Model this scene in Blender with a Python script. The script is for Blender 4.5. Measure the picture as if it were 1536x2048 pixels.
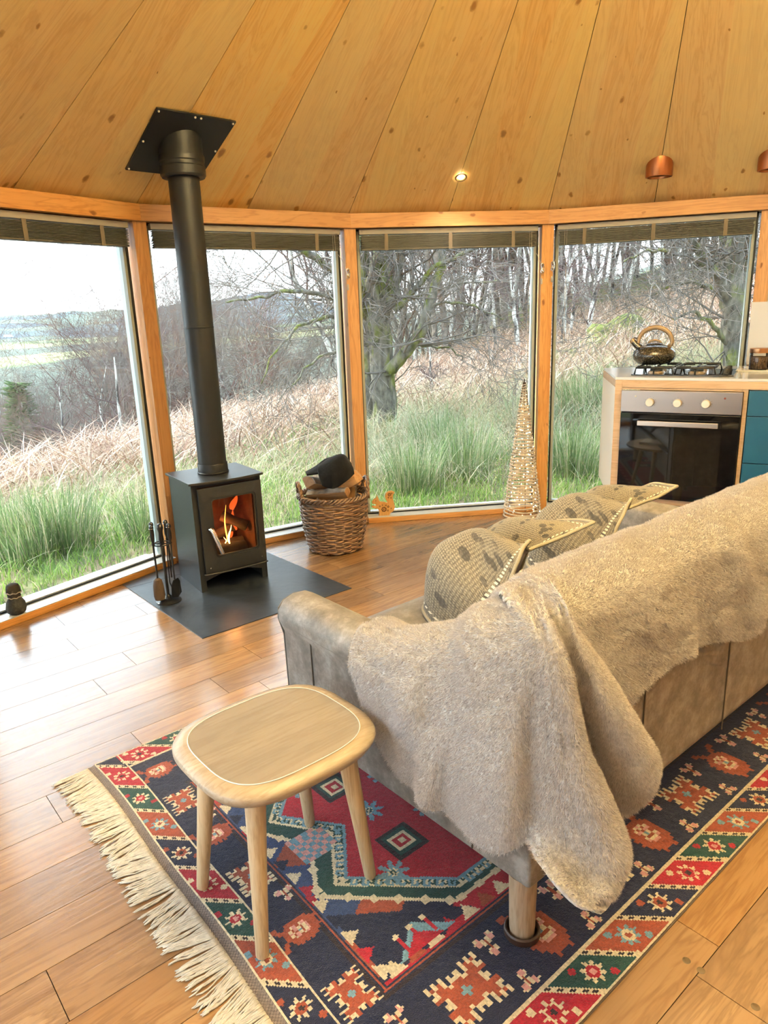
import bpy, bmesh, math, random
import numpy as np
from mathutils import Vector, Matrix, Quaternion
random.seed(7); RNG = np.random.default_rng(11)
SC = bpy.context.scene
for o in list(bpy.data.objects): bpy.data.objects.remove(o)
PI = math.pi
# ---------------------------------------------------------------- camera
FPX, VX, VY, CAMH = 1430.0, 952.0, 6154.0, 1.35
_d = np.array([VX-768, VY-1024, FPX]); _d /= np.linalg.norm(_d)
_up = -_d; _fw = np.array([0, 0, 1.]); _fw -= (_fw@_up)*_up; _fw /= np.linalg.norm(_fw)
_rt = np.cross(_fw, _up); CM = np.array([_rt, _fw, _up])
cd = bpy.data.cameras.new('camera'); cam = bpy.data.objects.new('camera', cd); SC.collection.objects.link(cam)
cd.sensor_fit = 'AUTO'; cd.sensor_width = 36.0; cd.lens = FPX/2048*36; cd.clip_start = .05; cd.clip_end = 30000
_r, _u, _b = CM@[1, 0, 0], -(CM@[0, 1, 0]), -(CM@[0, 0, 1])
cam.matrix_world = Matrix(((_r[0], _u[0], _b[0], 0), (_r[1], _u[1], _b[1], 0), (_r[2], _u[2], _b[2], CAMH), (0, 0, 0, 1)))
SC.camera = cam
def ray(x, y): return CM@np.array([x-768., y-1024., FPX])
def gp(x, y, z=0.):                       # pixel -> point on the level plane z
    r = ray(x, y); t = (z-CAMH)/r[2]; return np.array([t*r[0], t*r[1], z])
def pxdist(x, y, d):                      # pixel -> point at horizontal distance d
    r = ray(x, y); t = d/math.hypot(r[0], r[1]); return np.array([t*r[0], t*r[1], CAMH+t*r[2]])
# ---------------------------------------------------------------- view, world, sun
SC.view_settings.view_transform = 'Standard'; SC.view_settings.look = 'None'
SC.view_settings.exposure = EXPOSURE = 0.92; SC.view_settings.gamma = 1.0; SC.view_settings.use_curve_mapping = False
cy = SC.cycles
cy.max_bounces = 6; cy.diffuse_bounces = 3; cy.glossy_bounces = 3; cy.transmission_bounces = 4; cy.transparent_max_bounces = 10
cy.sample_clamp_indirect = 6.0; cy.caustics_reflective = False; cy.caustics_refractive = False
cy.use_denoising = True; cy.use_adaptive_sampling = True; cy.adaptive_threshold = .12; cy.adaptive_min_samples = 20
W = bpy.data.worlds.new('sky'); SC.world = W; W.use_nodes = True
nt = W.node_tree; nt.nodes.clear()
wo = nt.nodes.new('ShaderNodeOutputWorld'); bg = nt.nodes.new('ShaderNodeBackground')
tc = nt.nodes.new('ShaderNodeTexCoord'); sp = nt.nodes.new('ShaderNodeSeparateXYZ'); rp = nt.nodes.new('ShaderNodeValToRGB')
nt.links.new(tc.outputs['Generated'], sp.inputs[0]); nt.links.new(sp.outputs['Z'], rp.inputs[0])
nt.links.new(rp.outputs[0], bg.inputs[0]); nt.links.new(bg.outputs[0], wo.inputs[0])
rp.color_ramp.elements[0].position = 0.0; rp.color_ramp.elements[0].color = (.88, .95, 1, 1)
rp.color_ramp.elements[1].position = 0.8; rp.color_ramp.elements[1].color = (.62, .80, 1, 1)
bg.inputs[1].default_value = 3.2
sl = bpy.data.lights.new('sun', 'SUN'); sun = bpy.data.objects.new('sun', sl); SC.collection.objects.link(sun)
sl.energy = 5.4; sl.angle = math.radians(9); sl.color = (1, .93, .80)
_s = Vector((-.62, .40, .75)).normalized()            # towards the sun: left of the room, low
sun.rotation_euler = (-_s).to_track_quat('-Z', 'Y').to_euler()
# ---------------------------------------------------------------- helpers
COL = SC.collection
def tag(o, label=None, cat=None, group=None, kind=None):
    if label: o['label'] = label
    if cat: o['category'] = cat
    if group: o['group'] = group
    if kind: o['kind'] = kind
    return o
def empty(name, loc=(0, 0, 0), rz=0.0, label=None, cat=None, group=None, kind=None, parent=None):
    o = bpy.data.objects.new(name, None); COL.objects.link(o); o.location = loc; o.rotation_euler = (0, 0, rz)
    o.empty_display_size = .05
    if parent: o.parent = parent
    return tag(o, label, cat, group, kind)
def link(name, me, mat=None, parent=None, loc=None, rot=None):
    o = bpy.data.objects.new(name, me); COL.objects.link(o)
    if mat and not me.materials: me.materials.append(mat)
    if parent: o.parent = parent
    if loc is not None: o.location = loc
    if rot is not None: o.rotation_euler = rot
    return o
def copy_tree(o, parent=None):
    c = o.copy(); COL.objects.link(c); c.parent = parent
    for ch in o.children: copy_tree(ch, c)
    return c
class MB:
    def __init__(s): s.v = []; s.f = []
    def add(s, v, f):
        n = len(s.v); s.v += [tuple(map(float, p)) for p in v]; s.f += [tuple(i+n for i in q) for q in f]; return s
    def box(s, x0, x1, y0, y1, z0, z1):
        return s.add([(x0, y0, z0), (x1, y0, z0), (x1, y1, z0), (x0, y1, z0), (x0, y0, z1), (x1, y0, z1), (x1, y1, z1), (x0, y1, z1)],
                     [(0, 3, 2, 1), (4, 5, 6, 7), (0, 1, 5, 4), (1, 2, 6, 5), (2, 3, 7, 6), (3, 0, 4, 7)])
    def prism(s, poly, z0, z1):           # poly counter-clockwise in xy
        n = len(poly); v = [(x, y, z0) for x, y in poly]+[(x, y, z1) for x, y in poly]
        return s.add(v, [tuple(range(n-1, -1, -1)), tuple(range(n, 2*n))]+[(i, (i+1) % n, n+(i+1) % n, n+i) for i in range(n)])
    def prism_xz(s, poly, y0, y1):
        n = len(poly); v = [(x, y0, z) for x, z in poly]+[(x, y1, z) for x, z in poly]
        return s.add(v, [tuple(range(n)), tuple(range(2*n-1, n-1, -1))]+[(i, n+i, n+(i+1) % n, (i+1) % n) for i in range(n)])
    def tube(s, pts, r, n=8, closed=False, caps=True, flat=1.0):
        P = [Vector(p) for p in pts]; m = len(P)
        R = list(r) if hasattr(r, '__len__') else [r]*m
        T = []
        for i in range(m):
            a = P[(i-1) % m] if (closed or i > 0) else P[i]; b = P[(i+1) % m] if (closed or i < m-1) else P[i]
            t = (b-a); T.append(t.normalized() if t.length > 1e-9 else Vector((0, 0, 1)))
        ref = Vector((0, 0, 1)) if abs(T[0].z) < .9 else Vector((1, 0, 0))
        nx = T[0].cross(ref).normalized(); v = []
        for i in range(m):
            if i: 
                q = T[i-1].rotation_difference(T[i]); nx = q@nx
            nx = (nx-T[i]*nx.dot(T[i])).normalized(); ny = T[i].cross(nx)
            for k in range(n):
                a = 2*PI*k/n; v.append(P[i]+nx*(math.cos(a)*R[i])+ny*(math.sin(a)*R[i]*flat))
        f = []; mm = m if closed else m-1
        for i in range(mm):
            j = (i+1) % m
            for k in range(n): f.append((i*n+k, i*n+(k+1) % n, j*n+(k+1) % n, j*n+k))
        if caps and not closed: f.append(tuple(range(n-1, -1, -1))); f.append(tuple((m-1)*n+k for k in range(n)))
        return s.add(v, f)
    def lathe(s, prof, n=32, c=(0, 0, 0), capb=True, capt=True):
        m = len(prof); v = []
        for r, z in prof:
            for k in range(n):
                a = 2*PI*k/n; v.append((c[0]+r*math.cos(a), c[1]+r*math.sin(a), c[2]+z))
        f = [(i*n+k, i*n+(k+1) % n, (i+1)*n+(k+1) % n, (i+1)*n+k) for i in range(m-1) for k in range(n)]
        if capb: f.append(tuple(range(n-1, -1, -1)))
        if capt: f.append(tuple((m-1)*n+k for k in range(n)))
        return s.add(v, f)
    def sphere(s, c, r, n=10, m=6, sc=(1, 1, 1)):
        prof = [(max(1e-4, math.sin(PI*i/m)), -math.cos(PI*i/m)) for i in range(m+1)]
        v = [(c[0]+r*sc[0]*q*math.cos(2*PI*k/n), c[1]+r*sc[1]*q*math.sin(2*PI*k/n), c[2]+r*sc[2]*z) for q, z in prof for k in range(n)]
        return s.add(v, [(i*n+k, i*n+(k+1) % n, (i+1)*n+(k+1) % n, (i+1)*n+k) for i in range(m) for k in range(n)])
    def grid(s, G, wrap=False):           # G[r][c] points
        R, C = len(G), len(G[0]); v = [p for row in G for p in row]; cc = C if wrap else C-1
        return s.add(v, [(i*C+j, i*C+(j+1) % C, (i+1)*C+(j+1) % C, (i+1)*C+j) for i in range(R-1) for j in range(cc)])
    def xf(s, M):
        s.v = [tuple(M@Vector(p)) for p in s.v]; return s
    def mesh(s, name, smooth=None):
        me = bpy.data.meshes.new(name); me.from_pydata(s.v, [], s.f); me.update()
        if smooth is not None:
            me.polygons.foreach_set('use_smooth', [True]*len(me.polygons))
            if smooth < 180: me.set_sharp_from_angle(angle=math.radians(smooth))
        return me
    def build(s, name, mat, parent=None, smooth=None, bevel=0, seg=2, loc=None, rot=None):
        o = link(name, s.mesh(name, smooth), mat, parent, loc, rot)
        if bevel:
            b = o.modifiers.new('bevel', 'BEVEL'); b.width = bevel; b.segments = seg; b.limit_method = 'ANGLE'; b.angle_limit = math.radians(35)
            if smooth is None:
                o.data.polygons.foreach_set('use_smooth', [True]*len(o.data.polygons)); b.harden_normals = True
        return o
def npmesh(name, V, F, mat=None, parent=None, smooth=False, col=None):     # arrays; F all same length
    me = bpy.data.meshes.new(name); V = np.asarray(V, np.float32); F = np.asarray(F, np.int32); k = F.shape[1]
    me.vertices.add(len(V)); me.vertices.foreach_set('co', V.ravel())
    me.loops.add(F.size); me.loops.foreach_set('vertex_index', F.ravel())
    me.polygons.add(len(F)); me.polygons.foreach_set('loop_start', np.arange(0, F.size, k, dtype=np.int32))
    if smooth: me.polygons.foreach_set('use_smooth', np.ones(len(F), bool))
    me.update(calc_edges=True)
    if col is not None:                   # per vertex colour
        a = me.color_attributes.new('tint', 'FLOAT_COLOR', 'POINT')
        c = np.ones((len(V), 4), np.float32); c[:, :3] = col; a.data.foreach_set('color', c.ravel())
    return link(name, me, mat, parent)
# ---------------------------------------------------------------- materials
MATS = {}
class NT:
    def __init__(s, name):
        s.m = bpy.data.materials.new(name); s.m.use_nodes = True; s.t = s.m.node_tree; s.b = s.t.nodes['Principled BSDF']
        s.out = s.t.nodes['Material Output']
    def n(s, typ, **k):
        q = s.t.nodes.new('ShaderNode'+typ)
        for a, b in k.items():
            if a.startswith('i_'):
                key = a[2:]; key = int(key) if key.isdigit() else key
                if isinstance(b, bpy.types.NodeSocket): s.t.links.new(b, q.inputs[key])
                else: q.inputs[key].default_value = b
            else: setattr(q, a, b)
        return q
    def l(s, a, b): s.t.links.new(a, b)
    def p(s, **k):
        for a, b in k.items():
            key = a.replace('_', ' ')
            if isinstance(b, bpy.types.NodeSocket): s.t.links.new(b, s.b.inputs[key])
            else: s.b.inputs[key].default_value = b
    def ramp(s, fac, stops, interp='LINEAR'):
        r = s.n('ValToRGB'); r.color_ramp.interpolation = interp; e = r.color_ramp.elements
        while len(e) < len(stops): e.new(.5)
        for q, (p, c) in zip(e, stops): q.position = p; q.color = (*c, 1) if len(c) == 3 else c
        s.l(fac, r.inputs[0]); return r.outputs[0]
    def mix(s, fac, a, b, mode='MIX'):
        q = s.n('Mix', data_type='RGBA', blend_type=mode)
        for i, x in ((0, fac), (6, a), (7, b)):
            if isinstance(x, bpy.types.NodeSocket): s.l(x, q.inputs[i])
            else: q.inputs[i].default_value = (*x, 1) if isinstance(x, tuple) and len(x) == 3 else x
        return q.outputs[2]
    def math(s, op, a, b=None):
        q = s.n('Math', operation=op)
        for i, x in enumerate((a, b)):
            if x is None: continue
            if isinstance(x, bpy.types.NodeSocket): s.l(x, q.inputs[i])
            else: q.inputs[i].default_value = x
        return q.outputs[0]
    def bump(s, h, strength=.3, dist=.01):
        q = s.n('Bump', i_Height=h, i_Strength=strength, i_Distance=dist); s.l(q.outputs[0], s.b.inputs['Normal']); return q
    def coords(s, scale=(1, 1, 1), rnd=True, kind='Object'):
        t = s.n('TexCoord').outputs[kind]
        if rnd:
            r = s.n('ObjectInfo').outputs['Random']; k = s.math('MULTIPLY', r, 37.0)
            c = s.n('CombineXYZ', i_0=k, i_1=k, i_2=k).outputs[0]
            t = s.n('VectorMath', operation='ADD', i_0=t, i_1=c).outputs[0]
        m = s.n('Mapping', i_Vector=t); m.inputs['Scale'].default_value = scale; return m.outputs[0]
def mat(name, col, rough=.5, metal=0., spec=.5, var=0., vscale=8, bump=0., bscale=60, bdist=.004, coat=0., emit=None, estr=0., sheen=0.):
    if name in MATS: return MATS[name]
    t = NT(name); t.p(Base_Color=(*col, 1), Roughness=rough, Metallic=metal); t.b.inputs['Specular IOR Level'].default_value = spec
    if coat: t.p(Coat_Weight=coat, Coat_Roughness=.1)
    if sheen: t.p(Sheen_Weight=sheen, Sheen_Roughness=.5)
    if emit: t.p(Emission_Color=(*emit, 1), Emission_Strength=estr)
    if var:
        nz = t.n('TexNoise', i_Vector=t.coords((1, 1, 1)), i_Scale=vscale, i_Detail=5.).outputs[0]
        a = tuple(max(0, c*(1-var)) for c in col); b = tuple(min(1, c*(1+var)) for c in col)
        t.p(Base_Color=t.ramp(nz, [(.3, a), (.7, b)]))
    if bump:
        nz = t.n('TexNoise', i_Vector=t.coords((1, 1, 1)), i_Scale=bscale, i_Detail=4.).outputs[0]; t.bump(nz, bump, bdist)
    MATS[name] = t.m; return t.m
def wood(name, c1, c2, cd=None, along='X', rough=.45, knots=0., gs=1., var=.25, coat=0., bump=.15, strips=0., spec=.5, flat=False):
    if name in MATS: return MATS[name]
    t = NT(name); ax = 'XYZ'.index(along)
    def sc(a, c): return tuple(a if i == ax else c for i in range(3))
    co = t.coords(sc(.7*gs, 7*gs)); fine = t.coords(sc(3*gs, 120*gs))
    n1 = t.n('TexNoise', i_Vector=co, i_Scale=1.6, i_Detail=5., i_Roughness=.6, i_Distortion=.6).outputs[0]
    rings = t.math('FRACT', t.math('MULTIPLY', n1, 9.0)); rings = t.math('ABSOLUTE', t.math('SUBTRACT', rings, .5))
    n2 = t.n('TexNoise', i_Vector=fine, i_Scale=1., i_Detail=3.).outputs[0]
    base = t.ramp(n1, [(.3, c1), (.7, c2)])
    cd = cd or tuple(c*.55 for c in c1)
    g = t.math('MULTIPLY', t.ramp(rings, [(.0, (1, 1, 1)), (.3, (0, 0, 0))]), .42)
    base = t.mix(g, base, cd)
    base = t.mix(t.math('MULTIPLY', t.ramp(n2, [(.52, (0, 0, 0)), (.75, (1, 1, 1))]), .38), base, cd)
    if strips:
        tcv = t.n('TexCoord').outputs['Object']; s = t.n('SeparateXYZ', i_0=tcv).outputs[1]
        f = t.math('FLOOR', t.math('DIVIDE', s, strips)); r = t.n('ObjectInfo').outputs['Random']
        wn = t.n('TexWhiteNoise', noise_dimensions='2D', i_Vector=t.n('CombineXYZ', i_0=f, i_1=r).outputs[0]).outputs[0]
        base = t.mix(t.math('MULTIPLY', wn, .5), base, tuple(min(1, c*1.22) for c in c2))
    rnd = t.n('ObjectInfo').outputs['Random']
    hv = t.n('HueSaturation', i_Color=base, i_Value=t.math('ADD', 1-var/2, t.math('MULTIPLY', rnd, var)), i_Saturation=t.math('ADD', .92, t.math('MULTIPLY', rnd, .16)))
    base = hv.outputs[0]
    if knots:
        kc = t.coords((2.0*gs, 4.2*gs, 0.) if flat else sc(2.0*gs, 4.2*gs))
        kd = t.n('VectorMath', operation='ADD', i_0=kc, i_1=t.n('VectorMath', operation='SCALE', i_0=t.n('TexNoise', i_Vector=t.coords((20, 20, 20)), i_Scale=1.).outputs[1], i_Scale=.08).outputs[0]).outputs[0]
        vo = t.n('TexVoronoi', feature='F1', i_Vector=kd, i_Scale=2.7)
        size = t.math('MULTIPLY', t.n('SeparateXYZ', i_0=vo.outputs['Color']).outputs[0], .25*knots)
        k = t.math('DIVIDE', vo.outputs['Distance'], t.math('ADD', size, .004))
        base = t.mix(t.ramp(k, [(.55, (1, 1, 1)), (1.15, (0, 0, 0))]), base, tuple(c*.42 for c in cd))
        base = t.mix(t.math('MULTIPLY', t.ramp(k, [(.9, (1, 1, 1)), (2.6, (0, 0, 0))]), .35), base, cd)
    t.p(Base_Color=base, Roughness=rough); t.b.inputs['Specular IOR Level'].default_value = spec
    if coat: t.p(Coat_Weight=coat, Coat_Roughness=.16)
    if bump: t.bump(t.math('ADD', n2, t.math('MULTIPLY', rings, .6)), bump, .0015)
    MATS[name] = t.m; return t.m
def attr_mat(name, rough=.8, trans=0., spec=.2, sheen=0., gain=1.):
    if name in MATS: return MATS[name]
    t = NT(name); a = t.n('VertexColor', layer_name='tint').outputs[0]
    t.p(Base_Color=a, Roughness=rough); t.b.inputs['Specular IOR Level'].default_value = spec
    if sheen: t.p(Sheen_Weight=sheen)
    if trans:
        tr = t.n('BsdfTranslucent', i_Color=a); mx = t.n('MixShader', i_0=trans, i_1=t.b.outputs[0], i_2=tr.outputs[0]); t.l(mx.outputs[0], t.out.inputs[0])
    MATS[name] = t.m; return t.m
def glass_mat(name, tint=(.93, .97, .96), ior=1.5, refl=1.0):
    if name in MATS: return MATS[name]
    t = NT(name); t.t.nodes.remove(t.b)
    tr = t.n('BsdfTransparent', i_Color=(*tint, 1)); gl = t.n('BsdfGlossy', i_Color=(1, 1, 1, 1), i_Roughness=.0)
    fr = t.n('Fresnel', i_IOR=ior); fa = t.math('MULTIPLY', fr.outputs[0], refl)
    mx = t.n('MixShader', i_0=fa, i_1=tr.outputs[0], i_2=gl.outputs[0]); t.l(mx.outputs[0], t.out.inputs[0])
    MATS[name] = t.m; return t.m
def emat(name, col, s):
    if name in MATS: return MATS[name]
    return mat(name, (0.02, .02, .02), .6, emit=col, estr=s)
PINE = wood('ceiling spruce', (.95, .585, .20), (.97, .665, .275), (.72, .35, .09), 'X', .5, knots=.8, flat=True, strips=.12, var=.16, gs=1.0)
LARCH = wood('larch post', (.72, .36, .125), (.84, .47, .19), (.46, .18, .05), 'Z', .42, knots=.5, var=.15)
LARCHX = wood('larch beam', (.72, .36, .125), (.84, .47, .19), (.46, .18, .05), 'X', .42, knots=.6, var=.15)
OAK = wood('oiled oak board', (.275, .148, .066), (.40, .24, .118), (.155, .076, .032), 'X', .25, knots=.12, flat=True, coat=.7, var=.36, bump=.30, spec=.85)
BLACKGASKET = mat('black rubber gasket', (.012, .016, .016), .5)
ALU = mat('grey green aluminium frame', (.50, .56, .52), .35)
CAST = mat('matt black steel', (.016, .017, .018), .55, bump=.15, bscale=200)
# ================================================================ room shell
RC = np.array([.8576, 1.7826]); RR = 2.982; PH = math.radians(109.614); STEP = math.radians(24)
ZB, ZT, ZA = 1.845, 1.925, 3.42           # beam underside, beam top, ceiling apex
def pang(i): return PH-STEP*(i-2)
def ppos(i, r=RR): a = pang(i); return np.array([RC[0]+r*math.cos(a), RC[1]+r*math.sin(a)])
LF = 2*RR*math.sin(STEP/2)
def facet(i):
    a, b = ppos(i), ppos(i+1); m = (a+b)/2; d = b-a; return m, math.atan2(d[1], d[0])
ROOM = [ppos(i, RR+.03) for i in range(14, -1, -1)]      # counter-clockwise
WINDOWS = [12, 13, 14, 0, 1, 2, 3]
# posts
pm = MB().box(-.037, .037, 0, .15, 0, ZB).mesh('post')
pm.materials.append(LARCH)
for i in range(15):
    a = pang(i); p = ppos(i)
    o = link('trim_%d' % (i+1), pm, None, None, (p[0], p[1], 0), (0, 0, a-PI/2)); tag(o, None, None, None, 'structure')
    b = o.modifiers.new('bevel', 'BEVEL'); b.width = .003; b.segments = 2
# ring beam
hw = LF/2
for i in range(15):
    m, ang = facet(i); x0 = hw+.0; t = math.tan(STEP/2)
    mb = MB().prism([(-x0+.02*t, -.02), (x0-.02*t, -.02), (x0+.12*t, .12), (-x0-.12*t, .12)], ZB, ZT)
    o = mb.build('trim_%d' % (i+16), LARCHX, None, loc=(m[0], m[1], 0), rot=(0, 0, ang)); tag(o, kind='structure')
# ceiling panels
ceil = empty('ceiling', (RC[0], RC[1], 0), kind='structure')
SLOPE = (ZA-ZT)/RR
SEAM = mat('dark seam', (.05, .022, .01), .9)
tl = math.sqrt(1+SLOPE**2)
def zc(r): return ZA-SLOPE*r
half = math.tan(STEP/4)
r0, r1 = .12, RR+.155
L0, L1 = r0*tl, r1*tl
gpm = MB()
g = .0016
gpm.add([(L0, -r0*half+g, 0), (L1, -r1*half+g, 0), (L1, r1*half-g, 0), (L0, r0*half-g, 0), (L0, -r0*half+g, .03), (L1, -r1*half+g, .03), (L1, r1*half-g, .03), (L0, r0*half-g, .03)],
        [(0, 3, 2, 1), (4, 5, 6, 7), (0, 1, 5, 4), (1, 2, 6, 5), (2, 3, 7, 6), (3, 0, 4, 7)])
cme = gpm.mesh('ceiling_panel'); cme.materials.append(PINE)
tilt = math.atan(SLOPE)
for k in range(30):
    a = PH+STEP/4+STEP/2*k
    o = link('ceiling_panel', cme, None, ceil)
    o.matrix_local = Matrix.Translation((0, 0, ZA))@Matrix.Rotation(a, 4, 'Z')@Matrix.Rotation(tilt, 4, 'Y')
rb = MB().lathe([(.001, ZA+.10), (RR+.2, zc(RR+.2)+.10), (RR+.2, zc(RR+.2)+.045), (.001, ZA+.045)], 60, capb=False, capt=False)
rb.build('roof_deck', SEAM, ceil)
# windows
PANE = glass_mat('window pane', (.95, .985, .98), 1.45, .9)
SILLW = wood('pale sill', (.55, .40, .24), (.66, .50, .33), None, 'X', .22, var=.1, spec=.7)
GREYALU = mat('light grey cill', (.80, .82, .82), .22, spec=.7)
HEADR = mat('blind headrail', (.42, .40, .37), .5)
SLAT = wood('blind slat', (.070, .066, .054), (.115, .108, .090), None, 'X', .5, var=.2)
TAPE = mat('blind tape', (.20, .165, .125), .9)
CORD = mat('blind cord', (.55, .50, .44), .9)
CHROME = mat('polished steel', (.75, .75, .75), .12, 1.)
xw = hw-.037
GLASSY = .10
for wn, i in enumerate(WINDOWS):
    m, ang = facet(i)
    w = empty('window_%d' % (wn+1), (m[0], m[1], 0), ang, kind='structure')
    MB().box(-xw, xw, -.022, .070, 0.0, .034).build('sill', SILLW if 0 else LARCHX, w, bevel=.003)
    MB().box(-xw, xw, -.020, .069, .0342, .038).build('sill_glare', GREYALU, w, bevel=.001)  # pale sheet: sky glare on the wooden sill top put into colour
    g = MB()
    for (a, b, c, d) in ((-xw, xw, .030, .046), (-xw, xw, ZB-.012, ZB)): g.box(a, b, .070, .078, c, d)
    for sx in (-1, 1): g.box(min(sx*xw, sx*(xw-.010)), max(sx*xw, sx*(xw-.010)), .070, .078, .03, ZB)
    g.build('gasket', BLACKGASKET, w)
    for sx in (-1, 1):
        q = MB().box(min(sx*xw, sx*(xw-.026)), max(sx*xw, sx*(xw-.026)), .078, .135, .0, ZB); q.build('frame', ALU, w, bevel=.002)
    MB().box(-xw+.026, xw-.026, .078, .135, .0, .050).build('frame', GREYALU, w, bevel=.002)
    MB().box(-xw+.026, xw-.026, .078, .135, ZB-.03, ZB).build('frame', ALU, w)
    MB().prism_xz([(-xw, -.02), (xw, -.02), (xw, .015), (-xw, .015)], .135, .25).build('outer_cill', GREYALU, w)
    MB().box(-xw+.024, xw-.024, GLASSY, GLASSY+.006, .048, ZB-.028).build('pane', PANE, w)
    MB().box(-hw, hw, .08, .16, ZB, ZT+.25).build('header', SEAM, w)
# solid walls of the unseen side and of the kitchen corner
PLASTER = mat('warm white plaster', (.80, .74, .66), .9, bump=.1)
wn = 0
for i in range(15):
    if i in WINDOWS: continue
    m, ang = facet(i); wn += 1
    t = math.tan(STEP/2)
    o = MB().prism([(-hw, .045), (hw, .045), (hw+.16*t, .16), (-hw-.16*t, .16)], 0, ZT+.25).build('wall_%d' % wn, PLASTER, loc=(m[0], m[1], 0), rot=(0, 0, ang)); tag(o, kind='structure')
# blinds (raised) with cords
for bn, i in enumerate([14, 0, 1, 2, 3]):
    m, ang = facet(i)
    names = {14: 'raised grey wooden venetian blind over the unseen side window', 0: 'raised wooden venetian blind above the window with the valley view',
             1: 'raised wooden venetian blind behind the black stove flue', 2: 'raised wooden venetian blind above the wicker cone tree window',
             3: 'raised wooden venetian blind above the kettle and hob window'}
    b = empty('venetian_blind', (m[0], m[1], 0), ang, names[i], 'blind', 'raised venetian blinds')
    bx = xw-.03
    MB().box(-bx-.01, bx+.01, .018, .062, ZB-.036, ZB-.006).build('headrail', HEADR, b, bevel=.002)
    st = MB(); rr = random.Random(i)
    for k in range(13):
        z = ZB-.042-k*.0058; dx = rr.uniform(-.004, .004); dy = rr.uniform(-.003, .003)
        st.box(-bx+dx, bx+dx, .016+dy, .064+dy, z-.0034, z)
    st.build('slat_stack', SLAT, b)
    MB().box(-bx, bx, .014, .066, ZB-.126, ZB-.117).build('bottom_rail', SLAT, b, bevel=.002)
    for x in (-.40, 0, .40):
        MB().box(x-.011, x+.011, .0115, .0140, ZB-.128, ZB-.034).build('ladder_tape', TAPE, b)
    sx = 1 if i in (1, 2) else -1
    if i in (1, 2, 3):
        cx = sx*(bx-.035)
        pz = ZB-.26 if i != 3 else ZB-.25
        pts = [(cx, .01, ZB-.036), (cx, .008, ZB-.13), (cx+sx*.035, -.004, pz+.08), (cx+sx*.066, -.012 if i != 3 else -.012, pz)]
        MB().tube(pts, .0014, 5).build('pull_cord', CORD, b)
        MB().tube([(cx-sx*.012, .012, ZB-.036), (cx-sx*.012, .030, .55)], .0012, 5).build('lift_cord', CORD, b)
        cl = MB()
        px_ = cx+sx*.066
        cl.tube([(px_-.009, -.014, pz+.022), (px_-.002, -.020, pz+.030), (px_+.006, -.020, pz+.024), (px_+.010, -.020, pz), (px_+.006, -.020, pz-.024), (px_-.002, -.020, pz-.030), (px_-.010, -.014, pz-.022), (px_-.006, -.017, pz)], .0032, 6, closed=True)
        cl.tube([(px_, -.026, pz-.026), (px_, -.014, pz-.008), (px_, -.014, pz+.008), (px_, -.026, pz+.026)], .004, 6)
        cl.build('cleat', CHROME, b, smooth=60)
        MB().lathe([(.003, 0), (.006, -.006), (.007, -.03), (.004, -.036)], 10, (px_-.004, -.016, pz-.06)).build('cord_tassel', CORD, b, smooth=40)
# ================================================================ floor
G40 = math.radians(40); UU = np.array([math.cos(G40), math.sin(G40)]); VV = np.array([-UU[1], UU[0]])
def clip(poly, a, b):                      # keep left of a->b
    out = []; n = len(poly); s = lambda p: (b[0]-a[0])*(p[1]-a[1])-(b[1]-a[1])*(p[0]-a[0])
    for k in range(n):
        p, q = poly[k], poly[(k+1) % n]; sp_, sq = s(p), s(q)
        if sp_ >= 0: out.append(p)
        if (sp_ >= 0) != (sq >= 0):
            t = sp_/(sp_-sq); out.append((p[0]+t*(q[0]-p[0]), p[1]+t*(q[1]-p[1])))
    return out
def clip_room(poly, R=ROOM):
    for k in range(len(R)):
        if len(poly) < 3: return []
        poly = clip(poly, R[k], R[(k+1) % len(R)])
    return poly
def area(p): return .5*abs(sum(p[k][0]*p[(k+1) % len(p)][1]-p[(k+1) % len(p)][0]*p[k][1] for k in range(len(p))))
def ccw(p):
    return p if sum(p[k][0]*p[(k+1) % len(p)][1]-p[(k+1) % len(p)][0]*p[k][1] for k in range(len(p))) > 0 else p[::-1]
floor = empty('floor', (0, 0, 0), kind='structure')
MB().prism([tuple(ppos(i, RR+.2)) for i in range(14, -1, -1)], -.12, -.016).build('subfloor', SEAM, floor)
PITCH, V0 = .157, 1.442
joints = {}
for (x, y) in [(110, 1620), (115, 1990), (200, 1374), (272, 1476), (437, 1370), (286, 1222), (470, 1210), (497, 1300), (535, 1375), (1450, 1990), (1385, 1860), (870, 1090), (760, 1130), (960, 1065)]:
    p = gp(x, y)[:2]; k = math.floor((p@VV-V0)/PITCH); joints.setdefault(k, []).append(p@UU)
rr = random.Random(5)
for k in range(-22, 25):
    js = sorted(joints.get(k, []))
    if not js: js = [rr.uniform(-1, 1)]
    lo, hi = js[0], js[-1]
    fill = []
    for a, b in zip(js, js[1:]):
        if b-a > 2.0: fill.append((a+b)/2+rr.uniform(-.2, .2))
    js = sorted(js+fill)
    while lo > -4.5: lo -= rr.uniform(1.3, 2.1); js.insert(0, lo)
    while hi < 5.5: hi += rr.uniform(1.3, 2.1); js.append(hi)
    v0, v1 = V0+k*PITCH, V0+(k+1)*PITCH
    for a, b in zip(js, js[1:]):
        g = .0009
        rect = [(a+g, v0+g), (b-g, v0+g), (b-g, v1-g), (a+g, v1-g)]
        poly = clip_room([tuple(UU*u+VV*v) for u, v in rect])
        if len(poly) < 3 or area(poly) < .003: continue
        c = UU*(a+.3)+VV*((v0+v1)/2)
        loc = [((p-c)@UU, (p-c)@VV) for p in map(np.array, poly)]
        o = MB().prism(ccw(loc), -.014, 0).build('plank', OAK, floor, loc=(c[0], c[1], 0), rot=(0, 0, G40))
PEG = mat('dark oak peg', (.10, .062, .026), .5)
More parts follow.
